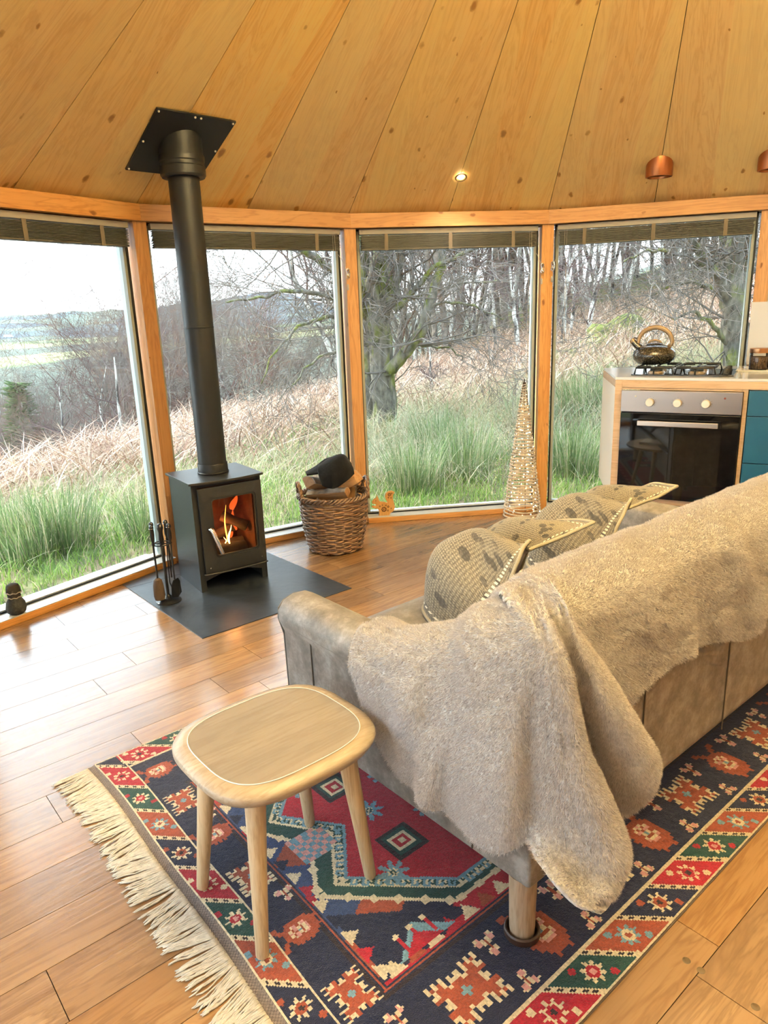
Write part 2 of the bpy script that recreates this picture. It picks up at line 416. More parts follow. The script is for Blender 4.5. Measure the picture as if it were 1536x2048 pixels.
pgm = MB().lathe([(.0085, 0), (.0085, .0008), (.007, .0012)], 16).mesh('peg', 40); pgm.materials.append(PEG)
for (x, y) in [(1373, 1921), (1402, 1941), (1511, 2014)]:
    p = gp(x, y); link('peg', pgm, None, floor, (p[0], p[1], -.0004))
# slate hearth
SLATE = mat('dark slate', (.028, .036, .050), .36, spec=.6, var=.25, vscale=5, bump=.35, bscale=14, bdist=.006)
h = empty('hearth', (0, 0, 0), 0, 'dark grey slate hearth slabs under the wood stove', 'hearth')
S0 = gp(405, 1278)[:2]; INNER = [ppos(i, RR-.028) for i in range(14, -1, -1)]
def slab(u0, u1, v0, v1):
    P = clip_room([tuple(S0+UU*u+VV*v) for u, v in [(u0, v0), (u1, v0), (u1, v1), (u0, v1)]], INNER)
    if len(P) >= 3:
        o = MB().prism(ccw(P), 0.0, .004).build('slab', SLATE, h)
slab(0, .83, 0, .84); slab(0, .40, .843, 1.4); slab(.403, .83, .843, 1.4)
# ================================================================ wood stove and flue
SV = math.radians(34); sc0 = gp(427, 948, .57)
stove = empty('wood_stove', (sc0[0], sc0[1], .004), SV, 'black steel wood burning stove with lit fire and tall flue', 'stove')
STEEL = mat('stove steel', (.020, .0215, .024), .42, spec=.45, bump=.12, bscale=150)
STEELSIDE = STEEL
hwid, hd, H = .185, .165, .562
q = MB().box(-hwid, -hwid+.012, -hd, hd, 0, H).box(hwid-.012, hwid, -hd, hd, 0, H).box(-hwid, hwid, hd-.012, hd, 0, H)
q.box(-hwid+.012, hwid-.012, -hd+.002, hd, .115, .127).box(-hwid+.012, hwid-.012, -hd, -hd+.012, .543, H)
q.box(-hwid+.012, -hwid+.030, -hd, -hd+.012, .10, H).box(hwid-.030, hwid-.012, -hd, -hd+.012, .10, H)
q.build('body', STEEL, stove)
# arched apron between the feet
ap = [(-hwid+.012, .10), (-hwid+.012, .0), (-hwid+.030, .0)]+[(-.155+.31*k/10, .055+.03*math.sin(PI*k/10)) for k in range(11)]+[(hwid-.030, 0), (hwid-.012, 0), (hwid-.012, .10)]
MB().prism_xz(ap, -hd+.001, -hd+.012).build('apron', STEEL, stove)
tp = [(-hwid-.014, hd+.01), (-hwid-.014, -hd-.014)]+[(-hwid-.014+(2*hwid+.028)*k/12, -hd-.014-.024*math.sin(PI*k/12)) for k in range(1, 12)]+[(hwid+.014, -hd-.014), (hwid+.014, hd+.01)]
MB().prism(ccw(tp), H, H+.012).build('top_plate', STEEL, stove, bevel=.002)
# door with a window opening, gently bowed
dx0, dx1, dz0, dz1 = -.160, .178, .100, .541
wx0, wx1, wz0, wz1 = -.102, .142, .178, .486
def rrect(x0, x1, z0, z1, r, n=5):
    out = []
    for cx, cz, a0 in ((x1-r, z0+r, -PI/2), (x1-r, z1-r, 0), (x0+r, z1-r, PI/2), (x0+r, z0+r, PI)):
        out += [(cx+r*math.cos(a0+PI/2*k/n), cz+r*math.sin(a0+PI/2*k/n)) for k in range(n+1)]
    return out
def bow(x): return -.016*math.cos(PI*x/.40)
def ring(mb, outer, inner, y0, y1):
    n = len(outer); V = []
    for P, y in ((outer, y0), (inner, y0), (outer, y1), (inner, y1)): V += [(x, y+bow(x), z) for x, z in P]
    F = []
    for k in range(n):
        j = (k+1) % n
        F += [(k, j, n+j, n+k), (2*n+j, 2*n+k, 3*n+k, 3*n+j), (k, 2*n+k, 2*n+j, j), (n+k, n+j, 3*n+j, 3*n+k)]
    mb.add(V, F)
door = MB(); O = rrect(dx0, dx1, dz0, dz1, .004, 8); I = rrect(wx0, wx1, wz0, wz1, .022, 8)
ring(door, O, I, -hd-.018, -hd-.001); dr = door.build('door', STEEL, stove, bevel=.0015)
rb_ = MB(); ring(rb_, rrect(wx0+.0, wx1-.0, wz0, wz1, .022, 8), rrect(wx0+.009, wx1-.009, wz0+.009, wz1-.009, .016, 8), -hd-.012, -hd-.006)
rb_.build('window_bead', CAST, dr)
FG = glass_mat('smoked stove glass', (.80, .74, .68), 1.45, .8)
gm = MB(); gr = [[(x, -hd-.006+bow(x), z) for x in np.linspace(wx0, wx1, 9)] for z in (wz0, wz1)]; gm.grid(gr); gm.build('stove_pane', FG, dr)
MB().tube([(-.122, -hd-.02, .332), (-.121, -hd-.052, .335), (-.117, -hd-.058, .328), (-.078, -hd-.062, .205)], [.0105, .0105, .0105, .0105], 12).build('handle', CHROME, dr, smooth=50)
MB().tube([(dx0-.006, -hd-.014+bow(dx0), .098)]+[(x, -hd-.026+bow(x), .098) for x in np.linspace(dx0, dx1, 9)], .005, 8).build('ash_lip', CAST, stove, smooth=60)
for x in (-.135, .15): MB().lathe([(.004, 0), (.004, .003), (.001, .004)], 8).build('rivet', CHROME, dr, loc=(x, -hd-.018+bow(x), .128), rot=(PI/2, 0, 0))
# firebox lining, logs and flames
BRICK = mat('hot fire brick', (.16, .055, .025), .9, var=.4, vscale=12)
lin = MB().box(-.165, .165, .13, .145, .127, .535).box(-.165, -.150, -.12, .13, .127, .535).box(.150, .165, -.12, .13, .127, .535).box(-.165, .165, -.13, .13, .525, .535)
lin.build('fire_brick_lining', BRICK, stove)
CHAR = mat('charred log', (.055, .028, .015), .9, var=.5, vscale=20, bump=.6, bscale=30)
def log(p0, p1, r, seed):
    rn = random.Random(seed); n = 10; m = 5; mb = MB(); P = [Vector(p0).lerp(Vector(p1), k/m) for k in range(m+1)]
    mb.tube(P, [r*rn.uniform(.88, 1.08) for _ in P], n); return mb
for k, (a, b, r) in enumerate([((-.12, .03, .165), (.13, .0, .168), .036), ((-.10, -.05, .17), (.12, -.04, .158), .033), ((.03, .02, .33), (.135, -.06, .27), .028), ((-.06, .06, .20), (.09, .02, .26), .028)]):
    log(a, b, r, k).build('burning_log', CHAR, stove, smooth=50)
FL1 = emat('flame orange', (1, .30, .035), 5.5); FL2 = emat('flame yellow', (1, .62, .16), 9.0); EMB = emat('ember glow', (1, .13, .02), .7)
def flame(x, y, z, h, w, lean, mt, seed):
    rn = random.Random(seed); P = []; R = []
    for k in range(9):
        t = k/8; P.append((x+lean*t+.006*math.sin(5*t+seed), y, z+h*t)); R.append(max(.0006, w*math.sin(PI*(t*.85+.15))**.8*(1-t)**.5+.0006))
    MB().tube(P, R, 8, flat=.5).build('flame', mt, stove, smooth=180)
for k, a in enumerate([(-.075, -.05, .20, .11, .015, -.03, FL1), (-.055, -.055, .20, .075, .009, -.02, FL2), (.02, -.04, .20, .20, .007, .012, FL1), (.03, -.05, .19, .10, .010, .015, FL2), (.085, .0, .36, .08, .032, .03, EMB), (-.105, -.02, .2, .045, .006, -.005, FL2), (.005, -.06, .2, .035, .004, 0, FL2), (.06, .03, .2, .10, .035, .02, EMB), (-.05, .06, .22, .14, .04, 0, EMB), (.11, .05, .23, .12, .03, -.01, EMB)]): flame(*a, k)
pl = bpy.data.lights.new('fire_glow', 'POINT'); pl.energy = .55; pl.color = (1, .38, .10); pl.shadow_soft_size = .05
po = bpy.data.objects.new('fire_glow', pl); COL.objects.link(po); po.parent = stove; po.location = (0, -.03, .30)
# flue
FLUE = mat('flue enamel', (.014, .0155, .018), .42, spec=.4)
zpl = zc(np.linalg.norm(sc0[:2]-RC))
fl = MB().lathe([(.079, H+.012), (.081, H+.02), (.077, H+.024), (.077, H+.062), (.075, H+.066)], 40, capb=False, capt=False); fl.build('collar', FLUE, stove, smooth=40)
MB().lathe([(.072, H+.02), (.072, H+.74), (.0735, H+.742), (.0735, H+.748), (.072, H+.75), (.072, 2.02)], 40, capb=False).build('flue_pipe', FLUE, stove, smooth=30)
MB().lathe([(.074, 1.985), (.098, 1.985), (.104, 1.995), (.104, 2.03), (.101, 2.035), (.101, 2.05), (.104, 2.055), (.104, 2.075), (.099, 2.085), (.099, 2.32)], 40, capb=False).build('flue_sleeve', FLUE, stove, smooth=30)
cpl = Vector((-.02, .0, 0))
pa = math.atan2(sc0[1]-RC[1], sc0[0]-RC[0])-SV
nrm = Vector((math.cos(pa)*SLOPE, math.sin(pa)*SLOPE, 1)).normalized()
pc = [gp_ for gp_ in (pxdist(313, 206, 1), )]
def cone_hit(x, y, off=.0):
    r = ray(x, y)/FPX; lo, hi = .1, 9.
    for _ in range(60):
        m_ = (lo+hi)/2; P = np.array([0, 0, CAMH])+m_*r
        if P[2] > zc(np.linalg.norm(P[:2]-RC))-off: hi = m_
        else: lo = m_
    return np.array([0, 0, CAMH])+lo*r
cor = [cone_hit(*p, .006) for p in ((244, 341), (414, 340), (469, 233), (313, 206))]
inv = Matrix.Translation(stove.location)@Matrix.Rotation(SV, 4, 'Z'); inv = inv.inverted()
c4 = [inv@Vector(p) for p in cor]
cc = sum(c4, Vector())/4; ex = (c4[1]-c4[0]+c4[2]-c4[3]).normalized(); n3 = ex.cross((c4[3]-c4[0]+c4[2]-c4[1])).normalized()
if n3.z < 0: n3 = -n3
ey = n3.cross(ex)
# a true square plate lying on the ceiling, sized from its corners
side = .40; cc = Vector((0.0, 0.0, 0)); 
rw = np.linalg.norm(sc0[:2]-RC); cc.z = zc(rw)-.004-.012
ax_r = Vector((math.cos(pa), math.sin(pa), -SLOPE)).normalized(); ax_t = Vector((-math.sin(pa), math.cos(pa), 0)); nn = ax_r.cross(ax_t).normalized()
if nn.z < 0: nn = -nn
q = MB(); hs = .195; V = []
for dz in (0, .008):
    for a, b in ((-1, -1), (1, -1), (1, 1), (-1, 1)): V.append(cc+ax_r*a*hs*1.05+ax_t*b*hs+nn*dz)
q.add(V, [(0, 1, 2, 3), (7, 6, 5, 4), (0, 4, 5, 1), (1, 5, 6, 2), (2, 6, 7, 3), (3, 7, 4, 0)]); plate = q.build('ceiling_plate', FLUE, stove)
RIV = mat('pale rivet', (.75, .72, .66), .4)
for a, b in ((-.94, -.94), (.94, -.94), (.94, .94), (-.94, .94), (0, -.94), (0, .94), (.94, .05), (-.94, .05), (-.94, -.10)):
    p = cc+ax_r*a*hs*1.05+ax_t*b*hs-nn*.001; MB().sphere(p, .0055, 8, 5).build('rivet', RIV, plate, smooth=180)
# ================================================================ companion set
tb = gp(338, 1203)
ts = empty('fireside_tool_stand', (tb[0], tb[1], .004), 0, 'black iron stand beside the stove holding fireside tools', 'tool stand')
IRON = mat('black iron', (.010, .010, .011), .32, spec=.6)
MB().lathe([(.062, 0), (.062, .006), (.050, .014), (.046, .020), (.028, .026), (.018, .036), (.010, .044), (.0075, .05), (.0075, .385), (.012, .39), (.012, .41), (.006, .415)], 28).build('base_and_pole', IRON, ts, smooth=40)
MB().tube([(.042*math.cos(a), .042*math.sin(a), .395) for a in np.linspace(0, 2*PI, 20, endpoint=False)], .004, 6, closed=True).tube([(-.042, 0, .395), (.042, 0, .395)], .004, 6).tube([(0, -.042, .395), (0, .042, .395)], .004, 6).build('tool_rack', IRON, ts, smooth=60)
MB().lathe([(.008, .40), (.013, .42), (.010, .47), (.016, .50), (.012, .525), (.004, .53)], 14).build('knob', IRON, ts, smooth=50)
BRISTLE = mat('brown bristle', (.10, .065, .045), .9, bump=.5, bscale=180)
def tool(name, ang, label, head):
    x, y = .050*math.cos(ang), .050*math.sin(ang)
    t = empty(name, (tb[0]+x, tb[1]+y, .004), ang, label, 'fire tool', 'tools on the fireside stand')
    MB().tube([(0, 0, .14), (.002, 0, .40)], .0045, 8).build('shaft', IRON, t, smooth=50)
    MB().lathe([(.004, .395), (.009, .405), (.006, .415), (.011, .44), (.0115, .47), (.008, .50), (.013, .512), (.011, .528), (.003, .534)], 12).build('handle', IRON, t, smooth=50)
    MB().lathe([(.0085, .505), (.0135, .512), (.0085, .519)], 12).build('chrome_band', CHROME, t, smooth=50)
    head(t); t.scale = (.9, .9, .76)
def shovel(t):
    P = [(-.02, .16), (-.038, .13), (-.045, .05), (0, .035), (.045, .05), (.038, .13), (.02, .16)]
    MB().add([(.008*(1-abs(x)/.045), x, z) for x, z in P]+[(.008*(1-abs(x)/.045)+.003, x, z) for x, z in P], [(0, 1, 2, 3, 4, 5, 6), tuple(range(13, 6, -1))]+[(i, 7+i, 7+(i+1) % 7, (i+1) % 7) for i in range(7)]).build('shovel_pan', IRON, t)
def brush(t): MB().lathe([(.010, .18), (.022, .165), (.028, .13), (.031, .06), (.026, .035)], 16).build('bristle_head', BRISTLE, t, smooth=60)
def poker(t): MB().tube([(0, 0, .14), (0, 0, .06), (.004, 0, .03)], [.0045, .0045, .002], 8).tube([(0, 0, .085), (.022, 0, .075), (.026, 0, .092)], [.004, .004, .002], 6).build('poker_hook', IRON, t, smooth=50)
def tongs(t):
    for s in (-1, 1): MB().tube([(0, s*.004, .40), (0, s*.012, .25), (0, s*.016, .10), (0, s*.004, .06)], .0035, 6).build('tong_arm', IRON, t, smooth=60)
tool('fire_brush', math.radians(235), 'fireside brush with brown bristle head on the iron stand', brush)
tool('fire_shovel', math.radians(-20), 'black fireside shovel with flat pan on the iron stand', shovel)
tool('fire_poker', math.radians(160), 'black fireside poker with side hook on the iron stand', poker)
tool('fire_tongs', math.radians(75), 'black fireside tongs hanging at the back of the iron stand', tongs)
ts.scale = (1, 1, .76)
# ================================================================ log basket
bc = gp(672, 1095); bk = empty('log_basket', (bc[0], bc[1], 0), math.radians(20), 'round brown wicker log basket with two loop handles', 'basket')
WICK = wood('wicker cane', (.22, .125, .070), (.36, .225, .135), (.10, .05, .025), 'X', .45, var=.5, gs=2.)
WICK2 = wood('wicker stake', (.20, .115, .065), (.33, .20, .12), (.10, .05, .025), 'Z', .5, var=.4, gs=2.)
BH, NS = .335, 22
def brad(z): t = z/BH; return .148+.048*math.sin(min(1, t*1.05)*PI/2)**.8
rows = 25
for k in range(rows):
    z = .012+k*(BH-.03)/(rows-1); pts = []
    n = NS*6
    for j in range(n):
        a = 2*PI*j/n; w = math.cos(NS*a/2+(PI if k % 2 else 0)); r = brad(z)+.0052*w
        pts.append((r*math.cos(a), r*math.sin(a), z+.0025*math.sin(NS*a/2+k)))
    MB().tube(pts, .0062, 6, closed=True).build('woven_row', WICK, bk, smooth=180)
for j in range(NS):
    a = 2*PI*(j+.5)/NS
    MB().tube([(brad(z)*math.cos(a), brad(z)*math.sin(a), z) for z in np.linspace(.003, BH+.002, 8)], .0048, 6).build('stake', WICK2, bk, smooth=180)
for s in range(3):
    MB().tube([((brad(BH)+.006+.009*math.cos(16*a+s*2*PI/3))*math.cos(a), (brad(BH)+.006+.009*math.cos(16*a+s*2*PI/3))*math.sin(a), BH-.002+.010*math.sin(16*a+s*2*PI/3)) for a in np.linspace(0, 2*PI, 160, endpoint=False)], .0070, 6, closed=True).build('braided_rim', WICK, bk, smooth=180)
MB().lathe([(.001, .006), (.145, .006), (.150, .012), (.001, .012)], 32).build('base', WICK2, bk)
for sgn, nm in ((0, 'a'), (1, 'b')):
    a0 = math.radians(175)+sgn*PI
    for s in range(2):
        pts = []
        for t in np.linspace(0, PI, 26):
            an = a0+.34*math.cos(t); zz = BH-.03+.115*math.sin(t)**.8; r = brad(BH)+.010
            pts.append((r*math.cos(an)+.006*math.cos(9*t+s*PI), r*math.sin(an)+.006*math.sin(9*t+s*PI), zz))
        MB().tube(pts, .0075, 7).build('handle', WICK, bk, smooth=180)
# split logs in the basket
SPLIT = wood('split log wood', (.55, .30, .13), (.70, .45, .24), (.34, .15, .05), 'Z', .7, var=.3, bump=.5)
BARK = mat('pale bark', (.42, .36, .30), .9, var=.5, vscale=25, bump=.6, bscale=40)
def splitlog(loc, rot, r, L, label, a0=0, span=1.7):
    t = empty('split_log', loc, 0, label, 'log', 'split logs in the wicker basket'); t.rotation_euler = rot
    n = 7; arc = [(r*math.cos(a0+span*k/n), r*math.sin(a0+span*k/n)) for k in range(n+1)]
    poly = [(0, 0)]+arc
    MB().prism(poly, -L/2, L/2).build('heartwood', SPLIT, t, bevel=.003)
    out = [(x*1.0, y*1.0) for x, y in arc]+[(x*1.07, y*1.07) for x, y in arc[::-1]]
    m = MB(); N = n+1
    V = [(x, y, z) for z in (-L/2+.002, L/2-.002) for x, y in arc]+[(x*1.07, y*1.07, z) for z in (-L/2+.002, L/2-.002) for x, y in arc]
    F = []
    for k in range(n): F += [(2*N+k, 2*N+k+1, 3*N+k+1, 3*N+k), (k, N+k, N+k+1, k+1), (N+k, 3*N+k, 3*N+k+1, N+k+1), (k, k+1, 2*N+k+1, 2*N+k)]
    F += [(0, 2*N, 3*N, N), (n, N+n, 3*N+n, 2*N+n)]
    m.add(V, F).build('bark', BARK, t, smooth=30)
bz = np.array([bc[0], bc[1], 0])
R_ = math.radians
splitlog(bz+[.055, -.045, .355], (R_(62), R_(10), R_(62)), .085, .24, 'split log with white bark leaning at the basket right edge', .3, 1.6)
splitlog(bz+[-.075, -.02, .36], (R_(70), R_(25), R_(-50)), .07, .22, 'split log with a dark knot under the black glove', 1.0, 1.8)
splitlog(bz+[.0, .06, .375], (R_(80), R_(5), R_(40)), .075, .26, 'split log lying at the back of the wicker basket', 2.2, 1.8)
splitlog(bz+[-.02, -.10, .325], (R_(84), 0, R_(75)), .06, .24, 'split log low in the basket behind the woven rim', .4, 1.9)
splitlog(bz+[.09, .05, .345], (R_(75), R_(20), R_(-20)), .07, .22, 'split log tucked behind the right basket handle', 1.2, 1.6)
splitlog(bz+[.0, .0, .20], (0, R_(4), 0), .13, .34, 'thick split log standing upright inside the basket', .4, 3.6)
# black stove gloves
GLOVE = mat('black suede', (.006, .0065, .008), .9, spec=.2, var=.4, vscale=30, bump=.4, bscale=90, sheen=.03)
def sheet(name, ctrl, mt, parent, th=.006, nu=36, nv=30, noise=.0, seed=0):
    P = np.array(ctrl, float)
    G = resample(P, nu, nv); rng = np.random.default_rng(seed)
    o = MB().grid([[tuple(p) for p in row] for row in G]).build(name, mt, parent, smooth=180)
    s = o.modifiers.new('solid', 'SOLIDIFY'); s.thickness = th; s.offset = 0
    return o
def cr1(P, n):                              # Catmull-Rom along axis 0
    m = len(P); t = np.linspace(0, m-1, n); i = np.minimum(t.astype(int), m-2); f = (t-i).reshape(-1, *([1]*(P.ndim-1)))
    g = lambda k: P[np.clip(k, 0, m-1)]
    p0, p1, p2, p3 = g(i-1), g(i), g(i+1), g(i+2)
    return .5*(2*p1+(p2-p0)*f+(2*p0-5*p1+4*p2-p3)*f*f+(3*p1-p0-3*p2+p3)*f**3)
def resample(P, nr, nc): return np.swapaxes(cr1(np.swapaxes(cr1(P, nr), 0, 1), nc), 0, 1)
gl = empty('stove_glove', (bc[0], bc[1], .36), 0, 'black fabric stove glove draped over the logs in the basket', 'glove')
def pxs(rows): return [[tuple(pxdist(x, y, d)-np.array([bc[0], bc[1], .36])) for x, y, d in r] for r in rows]
sheet('cuff', pxs([[(645, 972, 3.84), (668, 977, 3.82), (691, 963, 3.84), (708, 948, 3.90)], [(638, 952, 3.87), (664, 948, 3.82), (690, 940, 3.84), (705, 935, 3.92)],
                   [(636, 934, 3.92), (660, 920, 3.89), (684, 912, 3.92), (698, 924, 3.97)], [(640, 930, 4.02), (664, 918, 4.05), (688, 914, 4.06), (702, 928, 4.05)], [(645, 955, 4.07), (665, 950, 4.10), (690, 945, 4.10), (706, 945, 4.08)]]), GLOVE, gl, .008)
sheet('hand', pxs([[(613, 950, 3.93), (612, 945, 3.98), (618, 943, 4.03)], [(630, 948, 3.90), (632, 934, 3.96), (638, 932, 4.03)], [(645, 945, 3.88), (650, 921, 3.95), (655, 920, 4.04)], [(665, 940, 3.88), (672, 915, 3.95), (675, 916, 4.05)]]), GLOVE, gl, .012)
# ================================================================ lit wicker cone
cb = gp(1044, 1030); ct = empty('lit_wicker_cone', (cb[0], cb[1], 0), .3, 'tall white wicker cone tree with warm fairy lights by the window', 'light tree')
hc = pxdist(1051, 758, math.hypot(cb[0], cb[1]))[2]
WCANE = wood('whitened cane', (.66, .56, .44), (.84, .77, .66), (.50, .36, .22), 'X', .6, var=.2, gs=2)
def crad(z): return .122*(1-z/hc)**.92+.004
turns = 44; rn = random.Random(3)
zt = [(hc-.03)*(1-(1-k/turns)**1.12) for k in range(turns+1)]
for k in range(turns):
    z = zt[k]+.006; r = crad(z); j1, j2 = rn.uniform(-.004, .004), rn.uniform(0, 6)
    pts = [((r+.002*math.sin(3*a+j2))*math.cos(a), (r+.002*math.sin(3*a+j2))*math.sin(a), z+j1*math.sin(a+j2)+.003*math.sin(2*a+k)) for a in np.linspace(0, 2*PI, 28, endpoint=False)]
    MB().tube(pts, .0060 if r > .03 else .0034, 5, closed=True).build('cane_ring', WCANE, ct, smooth=180)
WIRE = mat('brown wire', (.16, .10, .06), .6)
for k in range(6):
    a = 2*PI*k/6+.2; MB().tube([(crad(z)*math.cos(a)*.97, crad(z)*math.sin(a)*.97, z) for z in np.linspace(0, hc-.02, 6)], .0022, 5).build('upright_wire', WIRE, ct)
MB().tube([(0, 0, hc-.05), (0, 0, hc)], [.006, .0025], 6).build('tip', mat('dark tip', (.03, .02, .015), .7), ct)
BULB = emat('warm fairy bulb', (1, .74, .38), 9.)
bm = MB().sphere((0, 0, 0), .0036, 8, 5).mesh('bulb', 180); bm.materials.append(BULB)
for k in range(130):
    z = (hc-.04)*(1-(1-(k+.5)/130)**.60*1.0); z = max(.03, z); a = k*2.4; r = crad(z)*rn.uniform(.6, 1.0)
    link('bulb', bm, None, ct, (r*math.cos(a), r*math.sin(a), z))
MB().tube([(.10, .06, .004), (.22, .05, .003), (.36, .12, .003), (.55, .10, .003)], .0025, 5).build('power_lead', mat('clear lead', (.45, .36, .24), .4), ct)
# ================================================================ plywood squirrel on the sill
sq0 = gp(770, 1036, .038); m1, a1 = facet(2)
PLY = wood('birch plywood', (.72, .42, .16), (.84, .54, .25), (.5, .25, .08), 'Z', .6, var=.1)
d_ = np.array([math.cos(a1), math.sin(a1)]); nrm2 = np.array([-d_[1], d_[0]])
xs = (sq0[:2]-m1)@d_
sp0 = m1+d_*xs+nrm2*.02
sq = empty('wooden_squirrel', (sp0[0], sp0[1], .038), a1, 'cut out plywood squirrel ornament on the window sill', 'ornament')
S = .165/50.
out = [(14, 0), (36, 0), (38, 4), (45, 8), (48, 16), (46, 26), (44, 34), (45, 42), (48, 47), (43, 50), (36, 50), (30, 46), (28, 39), (30, 32), (33, 27), (31, 26), (27, 28), (20, 29), (16, 31), (15, 36), (12, 43), (10, 38), (5, 35), (1, 30), (2, 26), (8, 25), (10, 22), (6, 21), (1, 22), (0, 19), (6, 16), (12, 15), (15, 10), (15, 4)]
out = [((x-24)*S, z*S) for x, z in out]
MB().prism_xz(out, -.009, .009).build('body', PLY, sq, bevel=.0015)
DK = mat('burnt brown print', (.16, .065, .02), .8)
for (x, z, r) in [(25, 13, 5.0), (34, 18, 2.2), (33, 10, 1.8), (37, 43, 3.2), (42, 45, 1.5), (35, 37, 1.6), (40, 36, 1.4), (17, 20, 1.6), (29, 21, 1.5), (9, 32, .9), (40, 14, 1.2), (22, 22, 1.2)]:
    q = MB(); n = 14; c = ((x-24)*S, z*S); R1 = r*S; R0 = R1*.55
    V = []; F = []
    for k in range(n):
        a = 2*PI*k/n; wv = 1+.15*(k % 2)
        V += [(c[0]+R1*wv*math.cos(a), -.0096, c[1]+R1*wv*math.sin(a)), (c[0]+R0*math.cos(a), -.0096, c[1]+R0*math.sin(a))]
    for k in range(n): j = (k+1) % n; F.append((2*k, 2*j, 2*j+1, 2*k+1))
    q.add(V, F); q.sphere((c[0], -.0090, c[1]), R1*.30, 8, 5, (1, .3, 1)); q.build('burnt_spot', DK, sq)
# dark stacked ornament at the left end of the sill
og = gp(5, 1212, .038)
m0, a0_ = facet(0); d_ = np.array([math.cos(a0_), math.sin(a0_)]); n_ = np.array([-d_[1], d_[0]])
op = m0+d_*((og[:2]-m0)@d_-.012)+n_*.015
orn = empty('knitted_ornament', (op[0], op[1], .038), a0_, 'small dark grey knitted figure at the end of the window sill', 'ornament')
KN = mat('dark grey knit', (.035, .038, .040), .9, var=.5, vscale=60, bump=.6, bscale=150)
MB().lathe([(.030, 0), (.040, .010), (.046, .03), (.042, .055), (.030, .075), (.026, .082)], 20).build('body', KN, orn, smooth=60)
MB().lathe([(.024, .080), (.030, .088), (.028, .096), (.033, .104), (.032, .125), (.026, .143), (.012, .150)], 20).build('head', mat('charcoal knit', (.022, .02, .018), .9, bump=.6, bscale=150), orn, smooth=60)
for z, r in ((.084, .029), (.108, .0335)): MB().tube([(r*math.cos(a), r*math.sin(a), z+.002*math.sin(8*a)) for a in np.linspace(0, 2*PI, 40, endpoint=False)], .0025, 5, closed=True).build('pale_band', mat('pale wool', (.5, .47, .44), .9), orn)
# ================================================================ stool with a clear top
SEATZ = .435
lp = [gp(405, 1774, .012), gp(525, 1912, .012), gp(741, 1752, .012), gp(620, 1648, .012)]
c_ = (gp(348, 1478, .425)+gp(757, 1470, .425)+gp(562, 1368, .43)+gp(530, 1598, .415))/4
st = empty('wooden_stool', (c_[0], c_[1], .012), G40, 'round cornered mango wood stool standing on the patterned rug', 'stool')
MANGO = wood('mango wood', (.32, .25, .175), (.45, .365, .265), (.21, .145, .085), 'X', .38, var=.1, gs=1.3, knots=.2, spec=.5)
MANGOZ = wood('mango wood leg', (.48, .35, .205), (.60, .46, .29), (.31, .19, .09), 'Z', .4, var=.1, gs=1.3)
def sqc(a, w, h, e=.62):
    c, s = math.cos(a), math.sin(a); return (w*math.copysign(abs(c)**e, c), h*math.copysign(abs(s)**e, s))
N = 72; AN = [2*PI*k/N for k in range(N)]
sw, sh = .212, .192
zs = SEATZ-.012
prof = [(1.0-.10, zs-.036), (1.0-.04, zs-.034), (1.0, zs-.020), (1.0, zs-.013), (.985, zs-.007), (.90, zs-.0005), (.885, zs)]
G = [[(*sqc(a, sw*k, sh*k), z) for a in AN] for k, z in prof]
q = MB().grid(G, wrap=True); nb = len(q.v); q.f.append(tuple(range(N-1, -1, -1))); q.f.append(tuple(nb-N+k for k in range(N)))
q.build('seat', MANGO, st, smooth=50)
inv = Matrix.Rotation(-G40, 3, 'Z')
for k, p in enumerate(lp):
    L = inv@(Vector(p)-Vector((c_[0], c_[1], .012))); T = Vector((math.copysign(.118, L.x), math.copysign(.105, L.y), zs-.03)); L.z = 0
    D = (T-L)
    MB().tube([L+D*t for t in (0, .01, .5, .9, 1)], [.0125, .0145, .0185, .0225, .0225], 18).build('leg', MANGOZ, st, smooth=50)
cg = empty('clear_stool_mat', (c_[0], c_[1], .012+zs), G40, 'clear plastic cover panel lying on the wooden stool seat', 'cover')
CLEAR = NT('clear plastic film'); CLEAR.t.nodes.remove(CLEAR.b)
_tr = CLEAR.n('BsdfTransparent', i_Color=(1, 1, 1, 1)); _gl = CLEAR.n('BsdfGlossy', i_Roughness=.22); _df = CLEAR.n('BsdfDiffuse', i_Color=(.9, .9, .9, 1))
_m1 = CLEAR.n('MixShader', i_0=CLEAR.math('ADD', CLEAR.n('Fresnel', i_IOR=1.5).outputs[0], .03), i_1=_tr.outputs[0], i_2=_gl.outputs[0]); _m2 = CLEAR.n('MixShader', i_0=.17, i_1=_m1.outputs[0], i_2=_df.outputs[0])
CLEAR.l(_m2.outputs[0], CLEAR.out.inputs[0])
kk = .845
q = MB(); P = [sqc(a, sw*kk, sh*kk) for a in AN]; q.add([(x, y, .0018) for x, y in P], [tuple(range(N))]); q.build('film', CLEAR.m, cg)
MB().tube([(x, y, .0012) for x, y in P], .0013, 6, closed=True).build('rim', mat('white plastic edge', (.80, .79, .75), .3), cg, smooth=180)
